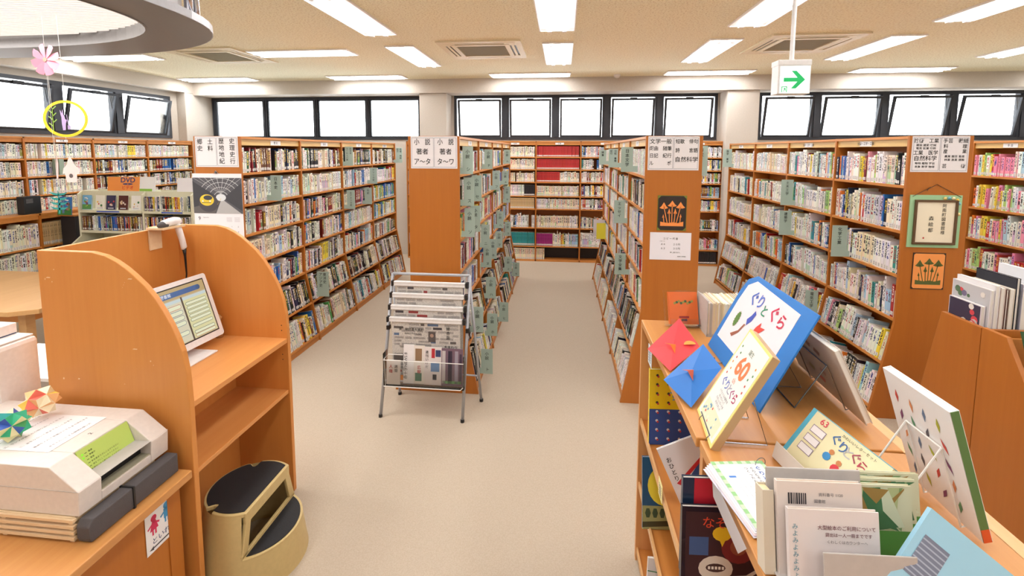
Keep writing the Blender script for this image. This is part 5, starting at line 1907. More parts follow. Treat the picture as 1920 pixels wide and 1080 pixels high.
row((vx[0] + 0.014, VY, 0.975), (1, 0, 0), (0, -1, 0), (0, 0, 1), 0.855, 0.2, 0.2, 'dvd', 0.175, 0.178, 0.014, 0.016, ctx='lower shelf, left bay, video rack', end='left', kind='dvd_case', group='videos on the cream rack', setback=0.01, deep=(0.13, 0.131))
row((vx[1] + 0.014, VY, 0.975), (1, 0, 0), (0, -1, 0), (0, 0, 1), 0.62, 0.2, 0.2, 'dvd', 0.175, 0.178, 0.014, 0.016, ctx='lower shelf, right bay, video rack', end='left', kind='dvd_case', group='videos on the cream rack', setback=0.01, deep=(0.13, 0.131))
row((vx[0] + 0.014, VY - 0.1, 0.62), (1, 0, 0), (0, -1, 0), (0, 0, 1), 0.855, 0.2, 0.2, 'dvd', 0.175, 0.178, 0.014, 0.016, ctx='bottom shelf, video rack', end='left', kind='dvd_case', group='videos on the cream rack', setback=0.01, deep=(0.13, 0.131))
for k_, (x, c, t, lb) in enumerate(((-5.955, (110, 170, 210), None, 'blue sky and field cover video facing out, first on the rack'), (-5.77, (240, 238, 226), None, 'white video with yellow flower picture facing out, second on the rack'), (-5.62, (52, 50, 84), (200, 50, 60), 'navy video with red figures facing out, third on the rack'), (-5.45, (84, 36, 34), (220, 190, 150), 'dark red video facing out, fourth on the rack'), (-5.275, (240, 238, 234), None, 'white video with small scattered drawings facing out, fifth'))):
    F = frame((x, VY + 0.035, 1.325), (1, 0, 0), (0, 0.12, 1))

    def deco(m, F, w_, h, k_=k_, t=t):
        rnd = random.Random(k_)
        if k_ == 0:
            art(m, F, w_ * 0.95, h * 0.95, 8)
            return
        m.M = F
        for q in range(7):
            c2 = t or [(230, 190, 60), (200, 80, 60), (60, 120, 70)][q % 3]
            m.disc(rnd.uniform(-.6, .6) * w_, rnd.uniform(-.6, .2) * h, rnd.uniform(.10, .25) * w_, 0.0004 + q * 0.0001, c2 if q % 2 else (220, 200, 190), n=8)
        m.rect(-w_ * .6, w_ * .6, -h * .85, -h * .72, 0.0006, (200, 200, 210))
        m.M = None
    flatbook('dvd_case', F, 0.13, 0.18, 0.014, c, lb, 'video case', deco)
for (x0, x1, z0, z1, col, lb, kind) in ((-5.688, -5.25, 1.47, 1.648, (246, 152, 66), 'orange sign reading DVD ビデオ on top of the video rack', 'dvd'), (-5.245, -5.03, 1.47, 1.65, (240, 240, 240), 'white card with green foot beside the orange DVD sign', 'green'), (-4.735, -4.46, 1.47, 1.64, (240, 238, 244), 'blank white card on top of the video rack at the right', '')):
    root = thing('card_sign', ((x0 + x1) / 2, VY + 0.08, z0), lb, 'sign')
    F = frame(((x0 + x1) / 2, VY + 0.075, (z0 + z1) / 2), (1, 0, 0), (0, 0.12, 1))
    b_ = MB(); b_.M = F
    w_, h = (x1 - x0) / 2, (z1 - z0) / 2
    b_.box(-w_, w_, -h, h, -0.003, 0, 'paint', col)
    b_.build('card', root)
    m_ = MB()
    if kind == 'dvd':
        put(m_, F, 'DVD', 0.06, 0.045, 0.085, (52, 60, 120), bold=0.02, sx=1.15)
        m_.M = F
        m_.disc(0.06, -0.002, 0.07, 0.001, (52, 60, 120), ry=0.011)
        m_.disc(0.06, -0.002, 0.014, 0.0014, (246, 152, 66), ry=0.003)
        m_.M = None
        put(m_, F, 'ビデオ', 0.06, -0.05, 0.055, (220, 60, 40), bold=0.01)
        m_.build('lettering', root)
    elif kind:
        m_.M = F
        m_.rect(-w_, w_ * 0.6, -h, -h + 0.03, 0.0006, (140, 190, 70))
        m_.build('green_strip', root)

# ------------------------------------------------------------------ paper mobiles at the upper left
MY = 2.3
st = lambda x0, z0, x1, z1: MB().tube([(x0, MY, z0), (x1, MY, z1)], 0.0008, 5, 'wire_white')
root = thing('flower_mobile', (-2.798, MY, 2.40), 'pink paper flower hanging on a thread below the round lamp', 'mobile')
for k_ in range(8):
    a = 2 * PI * k_ / 8 + 0.25
    F = frame((-2.798, MY, 2.471), (math.cos(a), 0, math.sin(a)), (-math.sin(a), 0.25, math.cos(a)))
    m_ = MB(); m_.M = F
    m_.prism([(0.012, -0.007), (0.05, -0.021), (0.082, -0.020), (0.086, 0.0), (0.080, 0.022), (0.05, 0.021), (0.012, 0.007)], -0.0005, 0.0005, 'xy', 'paint', (242, 150, 174))
    m_.build('petal', root)
MB().tube([(-2.798, MY - 0.004, 2.471), (-2.798, MY + 0.004, 2.471)], 0.012, 12, 'paint', (170, 150, 130)).build('centre', root)
st(-2.798, 2.48, -2.80, 2.7).build('thread', root)
root = thing('ring_mobile', (-2.708, MY, 2.05), 'yellow paper ring with a mauve rabbit and green sprig hanging inside', 'mobile')
m_ = MB()
vs, fs = [], []
for i in range(40):
    a = 2 * PI * i / 40
    for r, dy in ((1, 0), (0.86, 0), (0.86, .001), (1, .001)):
        vs.append((-2.708 + 0.139 * r * math.cos(a), MY + dy, 2.154 + 0.100 * r * math.sin(a)))
for i in range(40):
    j = (i + 1) % 40
    for q in range(4):
        w = (q + 1) % 4
        fs.append((4 * i + q, 4 * i + w, 4 * j + w, 4 * j + q))
m_.add(vs, fs, 'paint', (250, 214, 40))
m_.build('hoop', root)
F = frame((-2.718, MY, 2.147), (1, 0, 0), (0, 0, 1))
m_ = MB(); m_.M = F
m_.prism([(-0.008, -0.055), (0.008, -0.055), (0.012, -0.02), (0.02, 0.0), (0.01, 0.004), (0.006, 0.022), (0.0, 0.03), (-0.002, 0.058), (-0.008, 0.035), (-0.018, 0.055), (-0.016, 0.03), (-0.012, 0.015), (-0.012, -0.02)], -0.0005, 0.0005, 'xy', 'paint', (200, 176, 226))
m_.build('rabbit', root, label='mauve paper rabbit cut-out')
m_ = MB(); m_.M = F
m_.prism([(0.018, 0.03), (0.021, 0.03), (0.03, -0.028), (0.038, -0.028), (0.04, -0.05), (0.022, -0.05), (0.022, -0.028), (0.027, -0.028)], -0.0005, 0.0005, 'xy', 'paint', (190, 166, 216))
m_.build('shovel', root)
m_ = MB(); m_.M = frame((-2.785, MY, 2.15), (1, 0, 0), (0, 0, 1))
m_.prism([(-0.002, -0.06), (0.003, -0.06), (0.004, 0.06), (0.0, 0.06)], -0.0005, 0.0005, 'xy', 'paint', (150, 190, 80))
for k_ in range(6):
    y = -0.04 + k_ * 0.018
    s = 1 if k_ % 2 else -1
    m_.prism([(0, y), (s * 0.026, y + 0.02), (s * 0.024, y + 0.024), (0, y + 0.007)][::s], -0.0005, 0.0005, 'xy', 'paint', (150, 190, 80))
m_.build('sprig', root, label='green paper sprig')
st(-2.70, 2.25, -2.71, 2.7).build('thread', root)
st(-2.785, 2.21, -2.79, 2.40).build('thread', root)
root = thing('house_mobile', (-2.70, MY, 1.80), 'pale pink paper birdhouse cut-out hanging under the yellow ring', 'mobile')
F = frame((-2.70, MY, 1.864), (1, 0, 0), (0, 0, 1))
m_ = MB(); m_.M = F
hole = [(0.012 * math.cos(2 * PI * i / 12), -0.02 + 0.012 * math.sin(2 * PI * i / 12)) for i in range(12)]
m_.prism([(-0.03, -0.058), (0.034, -0.058), (0.036, -0.01), (0.052, -0.012), (0.046, 0.02), (0.026, 0.036), (0.012, 0.068), (0, 0.085), (-0.012, 0.068), (-0.024, 0.036), (-0.044, 0.02), (-0.052, -0.012), (-0.036, -0.01)], -0.0005, 0.0005, 'xy', 'paint', (248, 226, 224))
m_.build('house', root)
m_ = MB(); m_.M = F
m_.disc(0, -0.022, 0.012, 0.0012, (110, 100, 100), n=12)
m_.build('door_hole', root)
st(-2.70, 1.94, -2.715, 2.055).build('thread', root)
root = thing('leaf_mobile', (-2.79, MY, 1.63), 'teal paper fern hanging before the left bookcase', 'mobile')
m_ = MB(); m_.M = frame((-2.79, MY, 1.69), (1, 0, 0), (0, 0, 1))
m_.prism([(-0.008, -0.06), (0.003, -0.06), (0.008, 0.0), (0.0, 0.07), (-0.004, 0.07), (-0.001, 0.0)], -0.0005, 0.0005, 'xy', 'paint', (44, 150, 146))
for k_ in range(4):
    y = -0.04 + k_ * 0.027
    for s in (-1, 1):
        m_.prism([(0, y), (s * 0.035, y + 0.004), (s * 0.058, y + 0.02), (s * 0.03, y + 0.014), (0, y + 0.012)][::s], -0.0005, 0.0005, 'xy', 'paint', (44, 150, 146))
m_.build('fern', root)
st(-2.79, 1.755, -2.80, 2.70).build('thread', root)
root = thing('pink_strip_mobile', (-2.80, MY, 1.77), 'thin pale pink paper strip hanging left of the birdhouse cut-out', 'mobile')
m_ = MB(); m_.M = frame((-2.785, MY, 1.88), (1, 0, 0), (0, 0, 1))
m_.prism([(-0.006, -0.06), (0.004, -0.05), (0.01, 0.03), (0.004, 0.07), (-0.002, 0.03)], -0.0005, 0.0005, 'xy', 'paint', (250, 206, 206))
m_.build('strip', root)
st(-2.785, 1.94, -2.785, 2.06).build('thread', root)
st(-2.79, 1.75, -2.787, 1.83).build('thread', root)

# ------------------------------------------------------------------ right foreground display case
KX0, KX1, KT = 0.376, 0.905, 1.20
root = thing('display_case', (0.63, 1.72, 0), 'farther section of the low wooden display case at right', 'display case')
KY0, KY1 = 1.268, 2.18
MB().box(KX0, KX1, KY0, KY1, KT - 0.028, KT, 'pale_wood').build('top', root, bevel=0.003)
MB().box(KX0 + 0.0, KX1, KY1 - 0.026, KY1, 0, KT - 0.028, 'case_wood').build('end_panel', root)
MB().box(KX0 + 0.02, KX1, KY0, KY0 + 0.026, 0, KT - 0.028, 'case_wood').build('divider_panel', root)
MB().box(0.62, 0.64, KY0 + 0.026, KY1 - 0.026, 0.03, KT - 0.028, 'beech_z').build('back_panel', root)
for z in (0.72, 0.40, 0.06):
    MB().box(KX0 + 0.012, 0.62, KY0 + 0.026, KY1 - 0.026, z - 0.022, z, 'beech_y').build('shelf', root)
    MB().box(KX0 + 0.004, KX0 + 0.012, KY0 + 0.026, KY1 - 0.026, z - 0.022, z + 0.008, 'pale_edge').build('shelf_lip', root)
MB().box(KX1 + 0.001, KX1 + 0.035, KY0, KY1, KT - 0.03, KT - 0.004, 'pale_edge').box(KX1 - 0.03, KX1 + 0.035, KY0, KY1, KT - 0.4, KT - 0.031, 'beech_y').build('rear_edge', root)
root = thing('display_case', (0.65, 0.75, 0), 'nearer section of the low wooden display case at right, ring cards on it', 'display case')
MB().box(KX0 + 0.008, KX1, 0.3, KY0 - 0.004, KT - 0.032, KT - 0.003, 'pale_wood').build('top', root, bevel=0.003)
MB().box(KX0 + 0.03, KX1, KY0 - 0.028, KY0 - 0.002, 0, KT - 0.032, 'case_wood').build('end_panel', root)
MB().box(0.62, 0.64, 0.3, KY0 - 0.028, 0.03, KT - 0.032, 'beech_z').build('back_panel', root)
for z in (0.84, 0.46):
    MB().box(KX0 + 0.03, 0.62, 0.3, KY0 - 0.028, z - 0.022, z, 'beech_y').build('shelf', root)
MB().box(KX1 + 0.001, KX1 + 0.035, 0.3, KY0 - 0.004, KT - 0.03, KT - 0.004, 'pale_edge').box(KX1 - 0.03, KX1 + 0.035, 0.3, KY0 - 0.004, KT - 0.4, KT - 0.033, 'beech_y').build('rear_edge', root)
m_ = MB()
for x, y, s in ((0.46, 0.925, 0.006), (0.385, 2.06, 0.004)):
    m_.M = frame((x, y, KT - 0.0026), (1, 0, 0), (0, 1, 0))
    m_.disc(0, 0, s, 0, (246, 232, 206), n=7, ry=s * 0.7)
m_.build('scuff_marks', root)

# acrylic stand with small orange book
root = thing('acrylic_stand', (0.55, 2.10, KT), 'clear acrylic stand holding a small orange book at the case end', 'stand')
F = frame((0.548, 2.115, KT + 0.004), (1, 0.1, 0), (-0.03, 0.3, 1))
b_ = MB(); b_.M = F
b_.box(-0.08, 0.08, 0, 0.155, -0.003, 0, 'acrylic')
b_.box(-0.08, 0.08, 0, 0.003, -0.003, 0.045, 'acrylic')
b_.box(-0.065, 0.065, 0, 0.03, 0.042, 0.045, 'acrylic')
b_.build('holder', root)
F2 = F @ Matrix.Translation((0, 0.077, 0.026))


def d_or(m, F, w_, h):
    m.M = F
    for k_ in range(9):
        m.disc(-w_ * .6 + k_ * w_ * .15, h * .3 + 0.004 * (k_ % 3), 0.006, 0.0004 + 0.0001 * k_, (70, 96, 60) if k_ % 2 else (150, 140, 60), n=8)
    m.rect(-w_ * .35, w_ * .35, -h * .62, -h * .5, 0.0006, (150, 40, 40))
    m.rect(-w_ * .2, w_ * .2, -h * .8, -h * .66, 0.0006, (90, 60, 60))
    m.M = None


flatbook('picture_book', F2, 0.128, 0.142, 0.022, (226, 112, 50), 'small square orange book with a leaf drawing in the acrylic stand', 'book', d_or)
# grey file box with cards
root = thing('file_box', (0.69, 2.10, KT), 'grey open box packed with thin booklets beside the orange book', 'box')
b_ = MB()
b_.mat = 'grey_file'
x0, x1, y0, y1 = 0.618, 0.79, 2.00, 2.155
b_.box(x0, x1, y0, y1, KT, KT + 0.003)
b_.box(x0, x0 + 0.003, y0, y1, KT + 0.003, KT + 0.155)
b_.box(x1 - 0.003, x1, y0, y1, KT + 0.003, KT + 0.155)
b_.box(x0, x1, y1 - 0.003, y1, KT + 0.003, KT + 0.13)
b_.box(x0, x1, y0, y0 + 0.002, KT + 0.003, KT + 0.012)
b_.build('box_shell', root)
x = x0 + 0.004
k_ = 0
while x < x1 - 0.008:
    t = random.uniform(0.003, 0.006)
    c = random.choice([(240, 232, 206), (232, 214, 176), (226, 206, 190), (214, 198, 160), (244, 240, 226), (190, 180, 170)])
    MB().box(x, x + t - 0.0004, y0 + 0.004, y1 - 0.006, KT + 0.004, KT + random.uniform(0.142, 0.152), 'paint', c).build('booklet', root)
    x += t
    k_ += 1

# red and blue folded paper hats
for nm, A, B_, C_, D_, col, acc, lb in (
        ('red', (0.3375, 1.80, 1.22), (0.491, 1.95, 1.294), (0.533, 1.80, 1.239), (0.391, 1.65, 1.206), (218, 52, 60), (250, 150, 60), 'red folded paper hat with orange tabs hanging over the case front'),
        ('blue', (0.346, 1.55, 1.222), (0.515, 1.70, 1.291), (0.532, 1.55, 1.273), (0.400, 1.412, 1.206), (30, 112, 196), (232, 112, 80), 'blue folded paper hat with orange slit, in front of the red one')):
    A, B_, C_, D_ = map(Vector, (A, B_, C_, D_))
    ctr = (A + B_ + C_ + D_) / 4
    nrm = (C_ - A).cross(B_ - D_).normalized()
    if nrm.z < 0:
        nrm = -nrm
    root = thing('paper_hat', tuple(ctr - Vector((0, 0, 0.08))), lb, 'paper hat')
    m_ = MB()
    mid = (A + C_) / 2 + nrm * 0.0
    up = mid + nrm * 0.012
    for p, q in ((A, B_), (B_, C_), (C_, D_), (D_, A)):
        m_.add([p, q, up], [(0, 1, 2)], 'paint', col)
    bk = mid + nrm * 0.010
    for p, q in ((A, B_), (B_, C_), (C_, D_), (D_, A)):
        m_.add([p, q, bk], [(2, 1, 0)], 'paint', col)
    m_.build('folded_sheet', root)
    m_ = MB()
    e = (C_ - A).normalized()
    f_ = (D_ - B_).normalized()
    s0 = mid + nrm * 0.014 - e * 0.035 - f_ * 0.015
    s1 = mid + nrm * 0.024 + f_ * 0.012
    s2 = mid + nrm * 0.014 + f_ * 0.055 + e * 0.012
    m_.add([s0, s1 + e * 0.010, s2, s1 - e * 0.010], [(0, 1, 2, 3), (3, 2, 1, 0)], 'paint', acc)
    m_.build('orange_tab', root, label='orange paper tab')
    if nm == 'red':
        m_ = MB(); m_.M = frame(tuple(mid + e * 0.062 + nrm * 0.012), e, -f_)
        m_.prism([(0.022 * math.cos(q * PI / 8), 0.022 * math.sin(q * PI / 8)) for q in range(9)], -0.0005, 0.0005, 'xy', 'paint', (250, 150, 60))
        m_.build('orange_disc', root, label='orange paper half disc')

# blue board with the hand drawn poster, on a wire stand
UPB = Vector((0.155, 0, 0.31)).normalized()
root = thing('display_board', (0.61, 1.665, KT), 'big blue board with white hand-drawn poster reading ぐりとぐら', 'display board')
F = frame((0.598, 1.665, KT + 0.002), (0, -1, 0), UPB)
Hb, Wb = 0.345, 0.25
b_ = MB(); b_.M = F
pts = [(-Wb + 0.0, 0), (Wb, 0), (Wb, Hb), (-Wb + 0.07, Hb), (-Wb + 0.015, Hb - 0.03), (-Wb, Hb - 0.09)]
b_.prism(pts, -0.006, 0, 'xy', 'paint', (36, 124, 208))
b_.build('board', root, bevel=0.001)
b_ = MB(); b_.M = F
b_.prism([(-Wb + 0.03, 0.06), (Wb - 0.075, 0.06), (Wb - 0.075, Hb - 0.03), (-Wb + 0.09, Hb - 0.018), (-Wb + 0.04, Hb - 0.05), (-Wb + 0.03, Hb - 0.12)], 0, 0.001, 'xy', 'paint', (240, 232, 238))
b_.build('poster', root)
m_ = MB()
for ch, x, y, c, sz in (('ぐ', -0.115, 0.265, (70, 110, 200), 0.062), ('り', -0.062, 0.268, (90, 120, 210), 0.056), ('と', -0.012, 0.25, (40, 150, 110), 0.045), ('ぐ', 0.05, 0.262, (214, 50, 90), 0.062), ('ら', 0.11, 0.255, (206, 50, 80), 0.056)):
    put(m_, F, ch, x, y, sz, c, bold=0.018, z=0.0022)
m_.M = F
gp = []
for i in range(32):
    a = 2 * PI * i / 32
    k_ = 1.0 if i % 2 else 0.82
    gp.append((-0.15 + 0.018 * k_ * math.cos(a), 0.165 + 0.034 * k_ * math.sin(a)))
m_.poly(gp, 0.002, (90, 130, 60))
m_.poly([(-0.07, 0.17), (-0.05, 0.195), (-0.045, 0.225), (-0.06, 0.235), (-0.07, 0.21), (-0.085, 0.19)], 0.002, (70, 90, 190))
m_.poly([(-0.01, 0.17), (0.03, 0.18), (0.05, 0.205), (0.02, 0.20), (0.012, 0.215), (-0.005, 0.19)], 0.002, (220, 70, 60))
m_.poly([(-0.12, 0.10), (-0.09, 0.13), (-0.075, 0.17), (-0.085, 0.17), (-0.1, 0.135), (-0.14, 0.105)], 0.002, (150, 90, 70))
m_.build('drawing', root)
wb = MB()
for s in (-1, 1):
    yb = 1.665 + s * 0.08
    top = Vector((0.598, yb, KT)) + UPB * 0.2 + Vector((0.012, 0, 0))
    wb.tube([top, (0.80, yb, KT + 0.004), (0.61, yb, KT + 0.004), (0.575, yb, KT + 0.004), (0.57, yb, KT + 0.022)], 0.0025, 6, 'wire_steel')
wb.tube([Vector((0.598, 1.585, KT)) + UPB * 0.2 + Vector((0.012, 0, 0)), Vector((0.598, 1.745, KT)) + UPB * 0.2 + Vector((0.012, 0, 0))], 0.0025, 6, 'wire_steel')
r_ = thing('wire_easel', (0.7, 1.665, KT), 'grey wire easel behind the blue board', 'easel', 'wire easels on the display case')
wb.build('bent_wire', r_)

# ring bound 60th anniversary poster leaning before the board
UP6 = Vector((0.137, 0, 0.263)).normalized()
root = thing('ring_binder_poster', (0.42, 1.31, KT), 'yellow-edged ring-bound card with orange 60 and ぐりとぐら, in front of the blue board', 'display board')
F = frame((0.408, 1.315, KT + 0.002), (-0.10, -1, 0), UP6)
W6, H6 = 0.096, 0.30
b_ = MB(); b_.M = F
b_.box(-W6, W6, 0, H6, -0.022, -0.002, 'paint', (190, 154, 112))
b_.build('backing_board', root, bevel=0.001)
b_ = MB(); b_.M = F
b_.box(-W6, W6, 0, H6, -0.002, 0, 'paint', (246, 226, 140))
b_.box(-W6 + 0.008, W6 - 0.008, 0.01, H6 - 0.008, 0, 0.0006, 'paint', (242, 240, 236))
b_.build('card', root)
m_ = MB()
put(m_, F, '60', 0.0, 0.205, 0.078, (244, 130, 80), bold=0.03)
put(m_, F, '誕生', 0.0, 0.255, 0.018, (120, 140, 120), bold=0)
put(m_, F, 'th', 0.0, 0.165, 0.024, (246, 170, 150), bold=0)
for ch, x, c in (('ぐ', -0.05, (80, 110, 200)), ('り', -0.02, (90, 120, 200)), ('と', 0.006, (170, 170, 190)), ('ぐ', 0.03, (170, 70, 130)), ('ら', 0.058, (190, 60, 110))):
    put(m_, F, ch, x, 0.137, 0.032, c, bold=0.012)
for k_, t in enumerate(('ぐりとぐらの誕生を', 'おいわいして', 'たのしいカードを', 'かざりました')):
    put(m_, F, t, 0, 0.112 - 0.011 * k_, 0.009, (110, 110, 120), bold=0)
m_.M = F
m_.rect(-0.075, 0.075, 0.016, 0.066, 0.0008, (226, 232, 200))
rnd = random.Random(4)
for k_ in range(16):
    m_.disc(rnd.uniform(-.065, .065), rnd.uniform(.02, .062), 0.004, 0.001 + k_ * 0.00005, rnd.choice([(220, 90, 90), (240, 180, 80), (110, 160, 200), (240, 240, 220)]), n=7)
for k_ in range(12):
    s = -1 if k_ % 2 else 1
    m_.disc(s * (0.06 + 0.006 * (k_ % 3)), 0.15 + 0.009 * k_, 0.004, 0.001, rnd.choice([(90, 140, 90), (230, 150, 70), (200, 90, 80)]), n=7)
m_.build('print', root)
rg = MB(); rg.M = F
for x in (-0.05, 0.05):
    rg.tube([(x + 0.008 * math.cos(a), 0.004 + 0.016 * math.sin(a), 0.0 + 0.012 * math.cos(a) - 0.008) for a in [2 * PI * q / 14 for q in range(14)]], 0.0012, 6, 'wire_steel', closed=True)
rg.box(-0.06, 0.06, 0.014, 0.017, 0.001, 0.003, 'wire_steel')
rg.build('rings', root)
wb = MB()
for yb in (1.25, 1.38):
    top = Vector((0.43, yb, KT)) + UP6 * 0.14 + Vector((0.02, 0, 0))
    wb.tube([top, (0.555, yb, KT + 0.003), (0.43, yb, KT + 0.003)], 0.002, 6, 'wire_steel')
r_ = thing('wire_easel', (0.5, 1.315, KT), 'thin wire easel behind the ring-bound 60 card', 'easel', 'wire easels on the display case')
wb.build('bent_wire', r_)

# books facing the other side on easels
def easelbook(y0, y1, xb, H, lean, th, col, label, deco, easel_label, back=(220, 214, 206), wire='wire_steel', edge=(236, 232, 226)):
    """stands at x=xb facing +X, top leaning to -X"""
    upv = Vector((-lean, 0, 1)).normalized()
    F = frame((xb, (y0 + y1) / 2, KT + 0.012), (0, -1, 0), upv)
    nz = (F.to_3x3() @ Vector((0, 0, 1)))
    Fc = F @ Matrix.Translation((0, H / 2, 0))
    root = flatbook('picture_book', Fc, abs(y1 - y0), H, th, col, label, 'picture book', deco, edge)
    w_ = MB()
    ym = (y0 + y1) / 2
    hw = abs(y1 - y0) * 0.26
    k_ = [F @ Vector((s * hw, H * 0.62, 0.004)) for s in (-1, 1)]
    f_ = [F @ Vector((s * hw, -0.004, 0.006)) for s in (-1, 1)]
    g_ = [F @ Vector((s * hw, -0.006, -th - 0.02)) for s in (-1, 1)]
    h_ = [F @ Vector((s * hw, 0.02, -th - 0.022)) for s in (-1, 1)]
    for i, s in enumerate((-1, 1)):
        p = Vector((xb - 0.15, ym - s * hw, KT + 0.003))
        w_.tube([h_[i], g_[i], f_[i], k_[i]], 0.002, 6, wire)
        w_.tube([k_[i], p], 0.002, 6, wire)
    p0, p1 = Vector((xb - 0.15, ym + hw, KT + 0.003)), Vector((xb - 0.15, ym - hw, KT + 0.003))
    w_.tube([p0, p1], 0.0022, 6, wire)
    w_.tube([k_[0], k_[1]], 0.002, 6, wire)
    r_ = thing('wire_easel', (xb - 0.08, ym, KT), easel_label, 'easel', 'wire easels on the display case')
    w_.build('bent_wire', r_)


def d_back1(m, F, w_, h):
    m.M = F
    for x, y, c in ((0.0, 0.06, (150, 120, 104)), (-0.03, 0.02, (190, 150, 130)), (0.03, -0.03, (170, 140, 124)), (0.0, -0.07, (200, 120, 110)), (0.05, 0.05, (140, 110, 96)), (-0.05, -0.05, (160, 150, 110))):
        m.poly([(x - 0.02, y - 0.004), (x + 0.01, y - 0.012), (x + 0.022, y + 0.006), (x - 0.006, y + 0.014)], 0.0006, c)
    m.M = None


easelbook(1.745, 1.36, 0.868, 0.235, 0.47, 0.018, (214, 202, 190), 'large picture book seen from its brown-spotted back, on a wire easel', d_back1, 'steel wire easel propping the brown-spotted picture book')
easelbook(1.905, 1.66, 0.885, 0.19, 0.60, 0.012, (40, 120, 206), 'blue-spined thin book leaning behind the blue board', lambda m, F, w_, h: (setattr(m, 'M', F), m.rect(-w_ + 0.002, w_ - 0.03, -h + 0.002, h - 0.002, 0.0005, (130, 132, 138)), m.rect(w_ - 0.028, w_, h * .6, h * .9, 0.0006, (230, 90, 120)), m.rect(w_ - 0.028, w_, -h, -h * .85, 0.0006, (226, 90, 50)), setattr(m, 'M', None)), 'clear thin easel propping the blue-spined book')


def d_leaf(m, F, w_, h):
    m.M = F
    rnd = random.Random(11)
    pal_ = [(200, 70, 60), (220, 140, 90), (100, 120, 150), (180, 180, 60), (130, 70, 110), (90, 140, 100), (90, 84, 90)]
    k_ = 0
    for r in range(5):
        for q in range(4):
            x = -w_ * .7 + q * w_ * .42 + rnd.uniform(-.004, .004)
            y = h * .6 - r * h * .32
            a = rnd.uniform(-.5, .5)
            L, T_ = 0.017, 0.005
            ux, uy = math.sin(a), math.cos(a)
            m.poly([(x - ux * L, y - uy * L), (x + uy * T_, y - ux * T_), (x + ux * L, y + uy * L), (x - uy * T_, y + ux * T_)], 0.0006, pal_[k_ % 7])
            k_ += 1
    m.box(w_, w_ + 0.0015, -h, h, -0.016, -0.001, 'paint', (92, 128, 72))
    m.box(w_, w_ + 0.0018, -h, -h * .8, -0.016, -0.001, 'paint', (222, 90, 40))
    m.M = None


easelbook(1.15, 0.957, 0.842, 0.28, 0.31, 0.018, (240, 238, 238), 'white picture book scattered with small coloured leaves, green edge, on white easel', d_leaf, 'white wire easel propping the leaf picture book', wire='wire_white', edge=(232, 236, 240))

# yellow lettered gift box in a white holder
UPY = Vector((0.06, 0, 0.12)).normalized()
root = thing('gift_box', (0.60, 1.13, KT), 'pale yellow box reading ぐりとぐら with blue end, leaning in a white holder', 'box')
F = frame((0.606, 1.115, KT + 0.010), (0.18, -0.98, 0.0), (0.46, 0.08, 0.62))
b_ = MB(); b_.M = F
b_.box(-0.118, 0.118, 0.0, 0.135, -0.035, 0, 'paint', (234, 226, 184))
b_.box(-0.1185, -0.105, -0.0005, 0.1355, -0.0355, 0.0006, 'paint', (86, 178, 206))
b_.box(-0.105, 0.1185, 0.1335, 0.1355, -0.035, 0.0004, 'paint', (110, 180, 196))
b_.build('carton', root, bevel=0.0006)
m_ = MB()
m_.M = None
F = F @ Matrix.Diagonal((1.22, 1.1, 1, 1))
for ch, x, y, c in (('ぐ', -0.015, 0.095, (60, 110, 170)), ('り', 0.006, 0.09, (70, 110, 170)), ('と', 0.02, 0.088, (190, 190, 190)), ('ぐ', 0.036, 0.09, (160, 70, 90)), ('ら', 0.055, 0.083, (180, 60, 80))):
    put(m_, F, ch, x, y, 0.026, c, bold=0.012)
put(m_, F, 'かわいいレターセット', 0.03, 0.112, 0.008, (110, 110, 90), bold=0)
put(m_, F, '63', -0.055, 0.108, 0.02, (220, 60, 90))
m_.M = F
for x, y in ((-0.055, 0.084), (-0.055, 0.06), (-0.055, 0.036)):
    m_.rect(x - 0.018, x + 0.018, y - 0.009, y + 0.009, 0.0010, (150, 130, 150))
    m_.rect(x - 0.0165, x + 0.0165, y - 0.0075, y + 0.0075, 0.0013, (238, 232, 232))
m_.rect(0.045, 0.085, 0.022, 0.045, 0.0010, (150, 130, 150))
m_.rect(0.0465, 0.0835, 0.0235, 0.0435, 0.0013, (238, 232, 232))
m_.disc(-0.01, 0.055, 0.009, 0.0012, (60, 140, 200), n=10)
m_.disc(-0.006, 0.069, 0.006, 0.0013, (200, 130, 80), n=8)
m_.disc(0.018, 0.045, 0.010, 0.0012, (214, 60, 70), n=10)
m_.disc(0.018, 0.06, 0.006, 0.0013, (200, 130, 80), n=8)
m_.disc(0.075, 0.085, 0.004, 0.0012, (240, 170, 130), n=8)
m_.build('print', root)
root = thing('card_holder', (0.54, 1.10, KT), 'white slanted card holder strip in front of the yellow box', 'holder')
F = frame((0.568, 1.115, KT), (0.18, -1, 0), (0.1, 0, 0.42))
b_ = MB(); b_.M = F
b_.box(-0.095, 0.115, 0, 0.042, 0.0, 0.002, 'paint', (216, 206, 196))
b_.box(-0.095, 0.115, 0, 0.002, -0.045, 0.0, 'paint', (216, 206, 196))
b_.box(0.03, 0.10, 0.006, 0.034, 0.002, 0.0025, 'paint', (232, 230, 226))
b_.build('strip', root)

